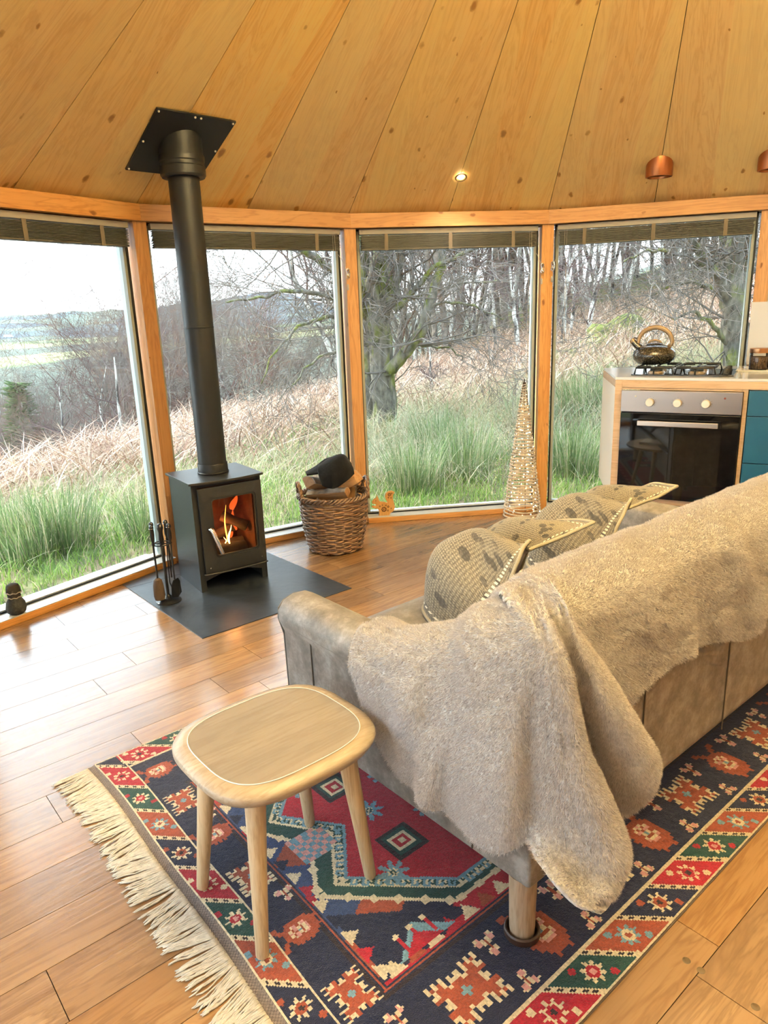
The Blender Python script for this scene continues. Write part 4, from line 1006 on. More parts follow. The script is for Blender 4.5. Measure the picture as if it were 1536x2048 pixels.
# ---- two chopped cushions
t = NT('woven cushion front'); co = t.n('TexCoord').outputs['UV']
mp = t.n('Mapping', i_Vector=co); mp.inputs['Scale'].default_value = (1, 1, 1); uv = mp.outputs[0]
wv = t.n('TexWave', i_Vector=uv, i_Scale=26., i_Distortion=2.5, i_Detail=2.).outputs[0]; wv2 = t.n('TexWave', bands_direction='Y', i_Vector=uv, i_Scale=26., i_Distortion=2.5, i_Detail=2.).outputs[0]
weave = t.math('ADD', t.math('MULTIPLY', t.math('MULTIPLY', wv, wv2), .35), t.math('MULTIPLY', t.n('TexNoise', i_Vector=uv, i_Scale=120., i_Detail=2.).outputs[0], .6))
base = t.ramp(weave, [(.24, (.075, .060, .040)), (.60, (.30, .255, .18))])
vo = t.n('TexVoronoi', i_Vector=uv, i_Scale=15., i_Randomness=.9); dot = t.ramp(vo.outputs['Distance'], [(.34, (1, 1, 1)), (.40, (0, 0, 0))])
big = t.n('TexNoise', i_Vector=uv, i_Scale=5., i_Detail=1.).outputs[0]; msk = t.math('MULTIPLY', dot, t.ramp(big, [(.38, (0, 0, 0)), (.45, (1, 1, 1))]))
base = t.mix(t.math('MULTIPLY', msk, .85), base, (.022, .018, .016))
rgv = t.n('TexVoronoi', i_Vector=uv, i_Scale=5.5); rg = t.ramp(t.math('FRACT', t.math('MULTIPLY', rgv.outputs['Distance'], 7.)), [(.0, (1, 1, 1)), (.25, (0, 0, 0))])
base = t.mix(t.math('MULTIPLY', t.math('MULTIPLY', rg, t.ramp(big, [(.50, (1, 1, 1)), (.55, (0, 0, 0))])), .10), base, (.62, .56, .44))
sx = t.n('SeparateXYZ', i_0=uv); ex = t.math('MINIMUM', t.math('MINIMUM', sx.outputs[0], t.math('SUBTRACT', 1., sx.outputs[0])), t.math('MINIMUM', sx.outputs[1], t.math('SUBTRACT', 1., sx.outputs[1])))
bd = t.math('MULTIPLY', t.math('LESS_THAN', t.math('ABSOLUTE', t.math('SUBTRACT', ex, .055)), .0065), t.math('GREATER_THAN', t.n('TexWave', bands_direction='DIAGONAL', i_Vector=uv, i_Scale=19.).outputs[0], .45))
base = t.mix(bd, base, (.72, .66, .52))
t.p(Base_Color=base, Roughness=.92, Sheen_Weight=.2); t.bump(weave, .6, .004); CUSHF = t.m
MAUVE = mat('mauve velvet', (.30, .225, .205), .75, sheen=.5, var=.12, vscale=6)
PIPEC = mat('cushion piping', (.36, .315, .23), .9, bump=.5, bscale=250)
CUSH = np.array([[(.43, .36, .755), (.48, .39, .715), (.53, .42, .690), (.60, .375, .718), (.69, .335, .750)],
 [(.375, .350, .705), (.455, .49, .740), (.53, .52, .655), (.61, .475, .735), (.71, .45, .735)],
 [(.325, .355, .630), (.460, .600, .722), (.545, .63, .645), (.64, .60, .720), (.745, .555, .675)],
 [(.285, .380, .545), (.405, .690, .625), (.54, .735, .60), (.67, .71, .625), (.775, .635, .57)],
 [(.265, .430, .462), (.375, .705, .462), (.54, .765, .462), (.68, .745, .462), (.79, .675, .462)]])
def cushion(du, dv, label, seed):
    """patterned front with a chopped top edge, mauve back; control net in sofa coordinates"""
    c = empty('scatter_cushion', (SO[0], SO[1], FZ), G40, label, 'cushion', 'patterned cushions on the sofa'); n = 48
    rg_ = np.random.default_rng(seed); C = CUSH+np.array([du, dv, 0])+rg_.normal(size=CUSH.shape)*.004*np.array([1, 1, .5])
    f = resample(C, n+1, n+1); f += gnormals(f)*(.0025*vnoise((n+1, n+1), (9, 9), rg_))[..., None]
    s_, t_ = np.meshgrid(np.linspace(0, 1, n+1), np.linspace(0, 1, n+1), indexing='ij'); s3, t3 = s_[..., None], t_[..., None]
    bk2 = (1-s3)*f[0][None]+s3*f[-1][None]+(1-t3)*f[:, :1]+t3*f[:, -1:]-((1-s3)*(1-t3)*f[0, 0]+(1-s3)*t3*f[0, -1]+s3*(1-t3)*f[-1, 0]+s3*t3*f[-1, -1])
    bu = np.sin(PI*s_)*np.sin(PI*t_); bk2 = bk2+bu[..., None]*np.array([0, -.055, -.035])
    bk2[..., 1] = np.maximum(bk2[..., 1], .255)*np.clip(bu*8, 0, 1)+bk2[..., 1]*(1-np.clip(bu*8, 0, 1))
    ii, jj = np.meshgrid(np.arange(n), np.arange(n), indexing='ij'); k0 = ii*(n+1)+jj; F = np.stack([k0, k0+n+1, k0+n+2, k0+1], -1).reshape(-1, 4)
    for nm, G, mt, fl in (('front_panel', f, CUSHF, False), ('back_panel', bk2, MAUVE, True)):
        o = npmesh(nm, G.reshape(-1, 3), F[:, ::-1] if fl else F, mt, c, True)
        uvl = o.data.uv_layers.new(name='uv'); vi = np.zeros(len(o.data.loops), np.int32); o.data.loops.foreach_get('vertex_index', vi)
        UVs = np.stack([t_, 1-s_], -1).reshape(-1, 2)[vi]+0*seed; uvl.data.foreach_set('uv', UVs.astype(np.float32).ravel())
    rim = np.concatenate([f[0, :], f[:, -1][1:], f[-1, ::-1][1:], f[::-1, 0][1:-1]])
    MB().tube(rim, .0055, 7, closed=True).build('piping', PIPEC, c, smooth=180)
cushion(0, 0, 'patterned tan cushion propped on the sofa beside the near arm', 2)
cushion(.55, .035, 'patterned tan cushion propped further along the sofa towards the kitchen', 5)
# ================================================================ kitchen
KO = np.array([1.282, 3.917]); KA = math.radians(-30); KX = np.array([math.cos(KA), math.sin(KA)]); KY = np.array([-KX[1], KX[0]])
def kl(x, y, z): p = gp(x, y, z)[:2]-KO; return p@KX, p@KY
KZ = .97
PLYK = wood('birch ply edge', (.60, .40, .235), (.70, .50, .32), (.42, .25, .12), 'X', .45, var=.06, bump=.1)
PALEP = mat('sunlit end panel', (.90, .84, .72), .5)  # sunlight on the cabinet end is put into this paler colour
WHITEQ = mat('white quartz worktop', (.70, .72, .74), .16, spec=.6)
TEAL = mat('teal cabinet paint', (.006, .075, .165), .42)
cab = empty('oven_cabinet', (KO[0], KO[1], 0), KA, 'wall hung pale ply cabinet housing the built in oven', 'cabinet')
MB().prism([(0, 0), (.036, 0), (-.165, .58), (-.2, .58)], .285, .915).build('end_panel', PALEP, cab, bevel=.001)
MB().box(.0, .036, -.0015, .002, .285, .955).build('edge_strip', PLYK, cab)
MB().box(.036, .65, 0, .56, .285, .312).build('bottom_board', PLYK, cab)
MB().box(.631, .650, .002, .55, .312, .915).build('divider', PLYK, cab)
MB().box(.036, .631, .004, .04, .905, .915).build('top_strip', PLYK, cab)
MB().box(.036, .63, .53, .56, .31, .91).build('back_board', SEAM, cab)
wt = empty('worktop', (KO[0], KO[1], 0), KA, 'white worktop with pale wood edge over the oven', 'worktop')
MB().prism([(-.002, 0), (1.72, 0), (1.72, .60), (.60, .81), (-.2, .60)], .956, KZ).build('white_slab', WHITEQ, wt, bevel=.001)
MB().prism([(0, 0.0), (1.72, 0.0), (1.72, .60), (.60, .80), (-.2, .58)], .916, .9555).build('wood_edge', PLYK, wt, bevel=.001)
ov = empty('built_in_oven', (KO[0], KO[1], 0), KA, 'stainless and black glass built in electric oven with white knobs', 'oven')
INOX = mat('brushed steel', (.36, .30, .265), .34, 1.); BLK = mat('black oven glass', (.004, .004, .005), .04, spec=.6)
MB().box(.040, .628, .0, .50, .317, .787).build('body', CAST, ov)
MB().box(.038, .629, -.020, .0, .789, .903).build('control_panel', INOX, ov, bevel=.002)
dr = MB().box(.040, .627, -.022, .0, .318, .784).build('door', BLK, ov, bevel=.002)
MB().box(.118, .545, -.0225, -.0221, .345, .705).build('inner_window', mat('dark oven window', (.012, .011, .010), .03, spec=.8), dr)
MB().box(.135, .53, -.062, -.048, .722, .748).build('handle', mat('champagne steel bar', (.62, .52, .44), .3, 1.), dr, bevel=.002)
for x in (.118, .532): MB().box(x-.012, x+.012, -.052, -.022, .722, .748).build('handle_bracket', BLK, dr)
KNOB = mat('white oven knob', (.82, .78, .72), .3)
for x in (.188, .325, .462):
    MB().lathe([(.021, 0), (.021, .004), (.0205, .022), (.018, .025)], 28).build('knob', KNOB, ov, smooth=40, loc=(x, -.020, .842), rot=(PI/2, 0, 0))
    tk = MB()
    for k in range(9):
        a = R_(-30+30*k); tk.box(x+.029*math.cos(a)-.001, x+.029*math.cos(a)+.001, -.0206, -.0200, .842+.029*math.sin(a)-.001, .842+.029*math.sin(a)+.001)
    tk.build('dial_marks', CAST, ov)
for x, c in ((.112, (.75, .72, .68)), (.548, (.25, .06, .04))): MB().lathe([(.005, 0), (.005, .003), (.002, .004)], 10).build('indicator', mat('indicator%d' % int(x*1000), c, .2), ov, loc=(x, -.020, .872), rot=(PI/2, 0, 0))
tc_ = empty('teal_drawer_unit', (KO[0], KO[1], 0), KA, 'dark teal kitchen drawer unit next to the oven', 'cabinet')
MB().box(.655, 1.70, .02, .55, .285, .914).build('carcass', PLYK, tc_)
for (x0, x1) in ((.655, 1.25), (1.254, 1.70)):
    for (z0, z1) in ((.788, .912), (.548, .784), (.29, .544)):
        d = MB().box(x0, x1, -.018, .02, z0, z1).build('drawer_front', TEAL, tc_, bevel=.0015)
        MB().box((x0+x1)/2-.19 if x0 < .7 else x0+.1, (x0+x1)/2+.05, -.032, -.018, z0+.05 if z1 < .6 else z1-.03, z0+.058 if z1 < .6 else z1-.022).build('pull', CHROME, d)
MB().box(.10, 1.60, .12, .50, 0, .285).build('plinth', SEAM, tc_)
# low round table in front of the sofa (it shows in the oven door) with a book on it
_v = np.array(kl(1322, 888, .34)); _p = KO+KX*_v[0]-KY*(_v[1]+.044)
ct_ = empty('coffee_table', (_p[0], _p[1], 0), .4, 'low round wooden coffee table hidden in front of the sofa', 'table')
MB().lathe([(.20, .318), (.235, .322), (.245, .332), (.240, .340)], 40).build('table_top', MANGO, ct_, smooth=40)
for k in range(4):
    a = PI/4+PI/2*k; MB().tube([(.20*math.cos(a), .20*math.sin(a), 0), (.13*math.cos(a), .13*math.sin(a), .32)], [.011, .018], 12).build('leg', MANGOZ, ct_, smooth=50)
bo = empty('book', (_p[0]-.03, _p[1]+.02, .3402), -.4, 'white paperback book lying on the low coffee table', 'book')
MB().box(-.10, .10, -.07, .07, .002, .016).build('pages', mat('book pages', (.8, .78, .7), .9), bo)
MB().box(-.102, .102, -.072, .072, 0, .002).box(-.102, .102, -.072, .072, .016, .018).build('cover', mat('book cover', (.75, .76, .74), .4), bo)
# splashback
m4, a4 = facet(4)
sb = MB().box(-hw-.035, hw, -.030, .04, KZ, 1.335).build('splashback', mat('white splashback', (.78, .76, .73), .25), None, loc=(m4[0], m4[1], 0), rot=(0, 0, a4)); tag(sb, 'plain white splashback panel behind the copper lidded jars', 'splashback')
bw = MB().box(-hw+.05, hw, .0, .04, 1.336, 1.36).build('trim_40', LARCHX, None, loc=(m4[0], m4[1], 0), rot=(0, 0, a4)); tag(bw, kind='structure')
# hob
hx0, hy0 = kl(1262, 749, KZ+.006); hx1, _ = kl(1468, 750, KZ+.006)
hob = empty('gas_hob', (KO[0], KO[1], KZ), KA, 'black gas hob with cast iron pan supports', 'hob')
hy0 = max(.045, hy0); hy1 = hy0+.40
MB().box(hx0, hx1, hy0, hy1, 0, .007).build('glass_base', BLK, hob, bevel=.002)
IRN = mat('cast iron grate', (.012, .013, .014), .5)
gw = (hx1-hx0-.10)/2
for k in range(2):
    x0 = hx0+.012+k*(gw+.004); x1 = x0+gw-.004; q = MB(); zt_ = .040
    for (a, b) in (((x0, hy0+.03), (x1, hy0+.03)), ((x0, hy1-.03), (x1, hy1-.03))): q.tube([(*a, .007), (a[0]+.008, a[1], zt_), (b[0]-.008, b[1], zt_), (*b, .007)], .0055, 6)
    q.tube([(x0+.008, hy0+.03, zt_), (x0+.008, hy1-.03, zt_)], .005, 6).tube([(x1-.008, hy0+.03, zt_), (x1-.008, hy1-.03, zt_)], .005, 6)
    xm = (x0+x1)/2
    for y in (hy0+.115, hy1-.115):
        for s in (-1, 1): q.tube([(xm+s*.10, y, zt_), (xm+s*.03, y, zt_)], .0045, 6)
    for (ya, yb) in ((hy0+.03, hy0+.09), (hy0+.14, hy1-.14), (hy1-.09, hy1-.03)): q.tube([(xm, ya, zt_), (xm, yb, zt_)], .0045, 6)
    q.tube([(xm, hy0+.03, zt_), (xm, hy0+.03, .007)], .0045, 6)
    q.build('pan_support', IRN, hob, smooth=60)
    for y, r in ((hy0+.115, .042), (hy1-.115, .032)):
        b_ = MB().lathe([(r+.006, .007), (r, .016), (r*.9, .018)], 24, (xm, y, 0)).build('burner', mat('burner ring', (.55, .54, .52), .4, .8), hob, smooth=40)
        MB().lathe([(r*.8, .018), (r*.8, .026), (r*.7, .028)], 24, (xm, y, 0)).build('burner_cap', CAST, b_, smooth=40)
for k in range(4): MB().lathe([(.017, .007), (.017, .012), (.0145, .014), (.0135, .030), (.012, .032)], 18, (hx1-.045, hy0+.06+.085*k, 0)).build('knob', CAST, hob, smooth=40)
# kettle
ke = gp(1307, 727, KZ+.045)
kt = empty('whistling_kettle', (ke[0], ke[1], KZ+.0445), KA, 'dark bronze speckled stovetop kettle with brown arched handle', 'kettle')
t = NT('speckled bronze enamel'); v1 = t.n('TexNoise', i_Vector=t.coords((1, 1, 1)), i_Scale=240., i_Detail=2.).outputs[0]
t.p(Base_Color=t.ramp(v1, [(.52, (.030, .026, .019)), (.68, (.20, .175, .125))]), Roughness=.26, Metallic=.3, Coat_Weight=.4); KETM = t.m
MB().lathe([(.075, 0), (.088, .002), (.095, .010), (.112, .027), (.118, .047), (.112, .070), (.092, .090), (.062, .102), (.045, .106), (.044, .108)], 48).build('body', KETM, kt, smooth=50)
MB().lathe([(.044, .107), (.046, .110), (.038, .115), (.015, .118), (.004, .119)], 32).build('lid', KETM, kt, smooth=50)
BRZ = mat('bronze handle', (.36, .255, .15), .4, .25)
MB().tube([(-.034, 0, .114), (-.026, 0, .126), (0, 0, .131), (.026, 0, .126), (.034, 0, .114)], .0042, 8, flat=1.6).build('lid_handle', BRZ, kt, smooth=180)
hp = [(.092*math.cos(a), 0, .118+.084*math.sin(a)) for a in np.linspace(R_(198), R_(-18), 22)]
hp[0] = (-.068, 0, .092); hp[-1] = (.068, 0, .092)
MB().tube(hp, [.006]+[.0065+.0025*math.sin(PI*k/21) for k in range(20)]+[.006], 12, flat=1.5).build('handle', BRZ, kt, smooth=180)
MB().tube([(-.076, 0, .085), (-.105, 0, .108), (-.122, 0, .128)], [.022, .017, .015], 16).build('spout', KETM, kt, smooth=50)
MB().tube([(-.119, 0, .124), (-.128, 0, .137)], [.0175, .016], 16).build('spout_cap', BRZ, kt, smooth=50)
MB().tube([(-.128, 0, .137), (-.112, 0, .146), (-.098, 0, .142)], .0035, 6).build('spout_lever', CAST, kt, smooth=60)
# jars on a pale board
bp = kl(1505, 742, KZ)
bd_ = MB().box(-.10, .16, -.07, .07, 0, .010).build('serving_board', mat('white marble board', (.78, .77, .74), .3), None, bevel=.002, loc=(*(KO+KX*(bp[0]+.02)+KY*bp[1]), KZ), rot=(0, 0, KA)); tag(bd_, 'pale slab board under the jars on the worktop', 'board')
JG = glass_mat('jar glass', (.9, .9, .88), 1.45, 1.0); GRAN = mat('brown coffee grounds', (.20, .115, .06), .9, var=.5, vscale=120, bump=.4, bscale=200); COP = mat('copper lid', (.55, .27, .13), .28, 1.)
for k, (px_, py_, lab) in enumerate([(1516, 739, 'copper lidded glass jar of brown grounds next to the window'), (1551, 737, 'copper lidded glass jar against the white splashback end')]):
    j = kl(px_, py_, KZ+.01); w_ = KO+KX*j[0]+KY*j[1]
    jr = empty('storage_jar', (w_[0], w_[1], KZ+.010), 0, lab, 'jar', 'copper lidded jars')
    MB().lathe([(.045, 0), (.047, .004), (.047, .088), (.044, .094)], 28, capt=False).build('glass_body', JG, jr, smooth=50)
    MB().lathe([(.042, .004), (.043, .07+.012*k), (.001, .073+.012*k)], 24, capt=False).build('contents', GRAN, jr, smooth=50)
    MB().lathe([(.049, .090), (.050, .094), (.050, .112), (.047, .115)], 28).build('lid', COP, jr, smooth=40)
# ================================================================ ceiling lamps
COPF = mat('copper lamp can', (.40, .15, .06), .35, .9)
def can(px, py, label):
    p = cone_hit(px, py); c = empty('copper_ceiling_spot', (p[0], p[1], p[2]-.055), 0, label, 'ceiling light', 'copper ceiling spots')
    MB().lathe([(.060, .012), (.062, 0), (.070, 0), (.072, .004), (.072, .10)], 32, capb=False).build('can', COPF, c, smooth=40)
    MB().lathe([(.062, .03), (.06, .028), (.001, .028)], 24, capb=False, capt=False).build('reflector', mat('dark reflector', (.05, .03, .02), .5), c)
    MB().lathe([(.022, .02), (.018, .028)], 16).build('lens', mat('unlit lens', (.3, .28, .25), .2), c)
can(1319, 333, 'copper ceiling spot above the hob'); can(1546, 318, 'copper ceiling spot above the teal drawers')
LENS = emat('downlight lens', (1, .72, .38), 60.)
def downlight(p, energy, label):
    c = empty('recessed_downlight', tuple(p), 0, label, 'ceiling light', 'recessed ceiling downlights')
    d = np.array([p[0]-RC[0], p[1]-RC[1]]); a = math.atan2(d[1], d[0]); c.rotation_euler = (0, 0, a)
    rot = (0, math.atan(SLOPE), 0)
    MB().lathe([(.026, -.002), (.034, -.004), (.036, 0)], 24, capb=False, capt=False).build('bezel', BRZ, c, rot=rot)
    MB().lathe([(.001, -.0025), (.015, -.0025)], 16, capb=False, capt=False).build('lens', LENS, c, rot=rot)
    L = bpy.data.lights.new('downlight_lamp', 'SPOT'); L.energy = energy; L.color = (1, .84, .62); L.spot_size = R_(140); L.spot_blend = 1.; L.shadow_soft_size = .03
    o = bpy.data.objects.new('downlight_lamp', L); COL.objects.link(o); o.parent = c; o.location = (-.02, 0, -.03)
downlight(cone_hit(922, 355, .001), 9, 'small lit recessed downlight in the boarded ceiling')
for k in range(5):
    a = R_(200+36*k); r = 2.4; downlight((RC[0]+r*math.cos(a), RC[1]+r*math.sin(a), zc(r)-.001), 14, 'added unseen recessed downlight behind the sofa for fill light')  # extra downlights out of view, added only to light the room
pd = empty('added_pendant', (RC[0]-.1, RC[1]-.45, 0), 0, 'added unseen copper uplighter bowl that brightens the ceiling', 'added lamp')  # invented uplighter out of view, added to brighten the ceiling
for k in range(3):
    a = 2*PI*k/3; MB().tube([(.19*math.cos(a), .19*math.sin(a), 2.46), (0, 0, 2.85), (0, 0, 3.3)], .0025, 6).build('chain', COPF, pd)
MB().lathe([(.02, 2.28), (.10, 2.30), (.17, 2.36), (.20, 2.46), (.196, 2.46), (.166, 2.364), (.098, 2.306), (.001, 2.288)], 36, capt=False).build('bowl', COPF, pd, smooth=40)
LA = bpy.data.lights.new('added_uplight', 'AREA'); LA.shape = 'DISK'; LA.size = .30; LA.energy = 210.; LA.color = (.80, .89, 1.)
lo_ = bpy.data.objects.new('added_uplight', LA); COL.objects.link(lo_); lo_.parent = pd; lo_.location = (0, 0, 2.44); lo_.rotation_euler = (PI, 0, 0)
pg = empty('added_pendant', (2.15, 1.35, 0), 0, 'added unseen paper globe giving fill light from the kitchen side', 'added lamp')  # invented glowing globe out of view, added as fill light
MB().tube([(0, 0, 2.5), (0, 0, 2.8)], .004, 6).build('flex', CAST, pg)
MB().sphere((0, 0, 2.36), .16, 24, 16).build('shade', mat('added glowing shade', (.8, .7, .55), .9, emit=(1, .93, .85), estr=8.), pg, smooth=180)
# ================================================================ outdoors: ground
def sstep(a, b, x): t = np.clip((x-a)/(b-a), 0, 1); return t*t*(3-2*t)
def spl(x): return np.log1p(np.exp(np.clip(x*1.6, -30, 30)))/1.6
def zg(x, y):
    x, y = np.asarray(x, float), np.asarray(y, float)
    dR = np.hypot(x-RC[0], y-RC[1])-RR; s = sstep(.3, 4.0, dR)
    up = np.minimum(.25*spl(x-1.0), 20.0)*s
    dc = (x+4.1)*-.866+(y-7.7)*.5
    drop = .42*spl(dc-.3)*sstep(1.0, 4.0, dR)
    z = -.06+.05*np.minimum(x, 0)*s+up*(1-.55*sstep(20, 120, y))-drop*sstep(-.5, 2.5, -(x-2.6-.14*np.maximum(y-14, 0)))
    z = z+.05*np.sin(x*1.9+y*.7)*np.sin(y*1.3)*s+.9*np.sin(x*.11+1)*np.sin(y*.09)*sstep(14, 40, dR)
    return np.maximum(z, -38.0)
def tgrid(name, X, Y, mt):
    Z = zg(X, Y); n, m = X.shape; V = np.stack([X, Y, Z], -1).reshape(-1, 3)
    ii, jj = np.meshgrid(np.arange(n-1), np.arange(m-1), indexing='ij'); k = ii*m+jj
    o = npmesh(name, V, np.stack([k, k+1, k+m+1, k+m], -1).reshape(-1, 4), mt, None, True); tag(o, kind='structure'); return o
t = NT('hillside soil and litter'); wc = t.n('NewGeometry').outputs['Position']
n1 = t.n('TexNoise', i_Vector=wc, i_Scale=1.3, i_Detail=6.).outputs[0]; n2 = t.n('TexNoise', i_Vector=wc, i_Scale=9., i_Detail=5.).outputs[0]
g1 = t.ramp(n2, [(.3, (.085, .06, .04)), (.55, (.20, .135, .085)), (.75, (.33, .25, .16))]); g2 = t.ramp(n2, [(.3, (.05, .075, .02)), (.7, (.16, .22, .06))])
t.p(Base_Color=t.mix(t.ramp(n1, [(.42, (0, 0, 0)), (.58, (1, 1, 1))]), g1, g2), Roughness=.95); t.bump(n2, .8, .05)
X, Y = np.meshgrid(np.arange(-22, 26, .35), np.arange(-6, 46, .35)); tgrid('ground', X, Y, t.m)
t = NT('far farmland'); wc = t.n('NewGeometry').outputs['Position']
vo = t.n('TexVoronoi', i_Vector=wc, i_Scale=.0042, i_Randomness=.9); n1 = t.n('TexNoise', i_Vector=wc, i_Scale=.02, i_Detail=6.).outputs[0]
cc_ = t.ramp(t.n('SeparateXYZ', i_0=vo.outputs['Color']).outputs[0], [(.0, (.05, .07, .045)), (.35, (.07, .09, .055)), (.55, (.14, .22, .06)), (.7, (.06, .075, .05)), (.85, (.30, .30, .12)), (1., (.06, .07, .055))], 'CONSTANT')
t.p(Base_Color=t.mix(t.math('MULTIPLY', n1, .5), cc_, (.05, .055, .045)), Roughness=.95)
th_ = np.radians(np.linspace(-75, 75, 121)); rr_ = np.r_[np.geomspace(38, 7000, 60)]; TH, RR_ = np.meshgrid(th_, rr_)
tgrid('valley_ground', RR_*np.sin(TH), RR_*np.cos(TH)-1.0*0, t.m)
# far ridges
def ridge(name, D, pts, label, colr, seed):
    rn = np.random.default_rng(seed); xs = np.linspace(pts[0][0], pts[-1][0], 70); tops = np.interp(xs, [p[0] for p in pts], [p[1] for p in pts])
    rows = []
    prof = [(.55, 0), (.75, .35), (.9, .8), (1.0, 1.0), (1.15, .8), (1.4, 0)]
    for kd, kz in prof:
        row = []
        for x, tp in zip(xs, tops):
            P = pxdist(x, tp+rn.normal()*.8, D); zt = P[2]; q = P*0; q[:2] = P[:2]*kd; q[2] = -40+(zt+40)*kz; row.append(q)
        rows.append(row)
    V = np.array(rows); n, m = V.shape[:2]; ii, jj = np.meshgrid(np.arange(n-1), np.arange(m-1), indexing='ij'); k = ii*m+jj
    tt = NT(name+' cover'); wc = tt.n('NewGeometry').outputs['Position']; v = tt.n('TexVoronoi', i_Vector=wc, i_Scale=.0035); 
    tt.p(Base_Color=tt.ramp(tt.n('SeparateXYZ', i_0=v.outputs['Color']).outputs[0], [(0, colr[0]), (.4, colr[1]), (.7, colr[2])], 'CONSTANT'), Roughness=1.)  # the blue of distant haze is mixed into the hill colours
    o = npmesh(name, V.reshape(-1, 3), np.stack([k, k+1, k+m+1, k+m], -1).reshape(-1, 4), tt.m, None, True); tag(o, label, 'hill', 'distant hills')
ridge('distant_hill', 4200, [(-400, 634), (-100, 634), (0, 632), (90, 629), (150, 622), (190, 624), (230, 618), (300, 622), (420, 628), (900, 628)], 'pale haze-blue farmland hills across the valley', [(.05, .075, .075), (.09, .12, .08), (.035, .05, .06)], 1)
ridge('distant_hill', 6200, [(260, 640), (320, 612), (380, 607), (440, 600), (500, 588), (540, 583), (590, 590), (650, 610), (760, 632)], 'higher haze-blue hill behind the bare trees', [(.025, .04, .055), (.035, .05, .06), (.045, .06, .055)], 2)
# fields and far buildings
def flat_px(name, pts, z, mt, label, cat, group=None):
    P = [gp(x, y, z) for x, y in pts]; o = MB().add([(p[0], p[1], z) for p in P]+[(p[0], p[1], z-2) for p in P], [tuple(range(len(P)))]+[tuple(range(2*len(P)-1, len(P)-1, -1))]+[(i, len(P)+i, len(P)+(i+1) % len(P), (i+1) % len(P)) for i in range(len(P))]).build(name, mt); 
    return tag(o, label, cat, group)
flat_px('pasture', [(-80, 768), (120, 722), (185, 698), (185, 706), (120, 733), (-80, 790)][:0] or [(-80, 765), (30, 728), (185, 698), (185, 706), (115, 724), (-80, 772)], -36.2, mat('straw pasture', (.36, .38, .12), 1., var=.15, vscale=.02), 'pale straw coloured field beyond the wood', 'field', 'fields in the valley')
flat_px('pasture', [(-80, 774), (115, 727), (172, 716), (178, 740), (70, 775), (-80, 806)], -36.0, mat('green pasture', (.11, .30, .03), 1., var=.12, vscale=.02), 'bright green field below the white farmhouse', 'field', 'fields in the valley')
HEDGE = mat('dark hedge', (.035, .05, .03), 1.)
a, b = gp(-80, 773, -35), gp(118, 724, -35)
tag(MB().tube([a, (a+b)/2, b], 2.2, 6).build('hedgerow', HEDGE), 'dark hedge line between the two valley fields', 'hedge')
WHT = mat('white render', (.85, .84, .80), .9); RF = mat('slate roof', (.30, .36, .44), .7)
def house(x, y, w, d, h, label, rz=0., group='white houses in the valley', roof=RF):
    p = gp(x, y, -37); e = empty('farmhouse', (p[0], p[1], -37), rz, label, 'house', group)
    MB().box(-w/2, w/2, -d/2, d/2, 0, h).build('walls', WHT, e)
    MB().add([(-w/2-.3, -d/2-.4, h-.1), (w/2+.3, -d/2-.4, h-.1), (w/2+.3, d/2+.4, h-.1), (-w/2-.3, d/2+.4, h-.1), (-w/2-.3, 0, h+d*.42), (w/2+.3, 0, h+d*.42)], [(0, 1, 5, 4), (2, 3, 4, 5), (0, 4, 3), (1, 2, 5)]).build('roof', roof, e)
house(152, 716, 14, 9, 5, 'white farmhouse with grey roof beside the green field', .3)
p_ = gp(125, 762, -24); 
e = empty('barn', (p_[0], p_[1], -27), .35, 'long pale grey roofed barn behind the wood', 'barn'); MB().box(-13, 13, -5, 5, 0, 3.5).build('walls', mat('grey barn wall', (.35, .38, .42), .9), e); MB().add([(-13.5, -5.5, 3.4), (13.5, -5.5, 3.4), (13.5, 5.5, 3.4), (-13.5, 5.5, 3.4), (-13.5, 0, 5.6), (13.5, 0, 5.6)], [(0, 1, 5, 4), (2, 3, 4, 5), (0, 4, 3), (1, 2, 5)]).build('roof', mat('pale tin roof', (.55, .64, .74), .6), e)
rn = random.Random(21)
vt = 0
for k in range(26):
    x = rn.choice([rn.uniform(-10, 60), rn.uniform(60, 120), rn.uniform(90, 175)]); y = 674-.08*(x-20)+rn.uniform(-3, 4)
    house(x, y, rn.uniform(14, 30), 12, 8, 'tiny white town house far across the valley', rn.uniform(-.5, .5), 'town houses across the valley')
# ================================================================ bare trees
def segs_mesh(name, S, k, mt, parent=None, cols=None):
    S = np.array(S, float)                 # p0 p1 r0 r1
    p0, p1, r0, r1 = S[:, :3], S[:, 3:6], S[:, 6], S[:, 7]; d = p1-p0; d /= np.maximum(1e-9, np.linalg.norm(d, axis=1, keepdims=True))
    ref = np.where(np.abs(d[:, 2:3]) < .9, [[0, 0, 1.]], [[1., 0, 0]]); nx = np.cross(d, ref); nx /= np.linalg.norm(nx, axis=1, keepdims=True); ny = np.cross(d, nx)
    V = []
    for P, R in ((p0, r0), (p1, r1)):
        for j in range(k):
            a = 2*PI*j/k; V.append(P+nx*(R*math.cos(a))[:, None]+ny*(R*math.sin(a))[:, None])
    V = np.stack(V, 1); n = len(S); base = (np.arange(n)*2*k)[:, None]
    F = np.concatenate([base+np.array([[j, (j+1) % k, k+(j+1) % k, k+j]]) for j in range(k)])
    return npmesh(name, V.reshape(-1, 3), F, mt, parent, k > 3)
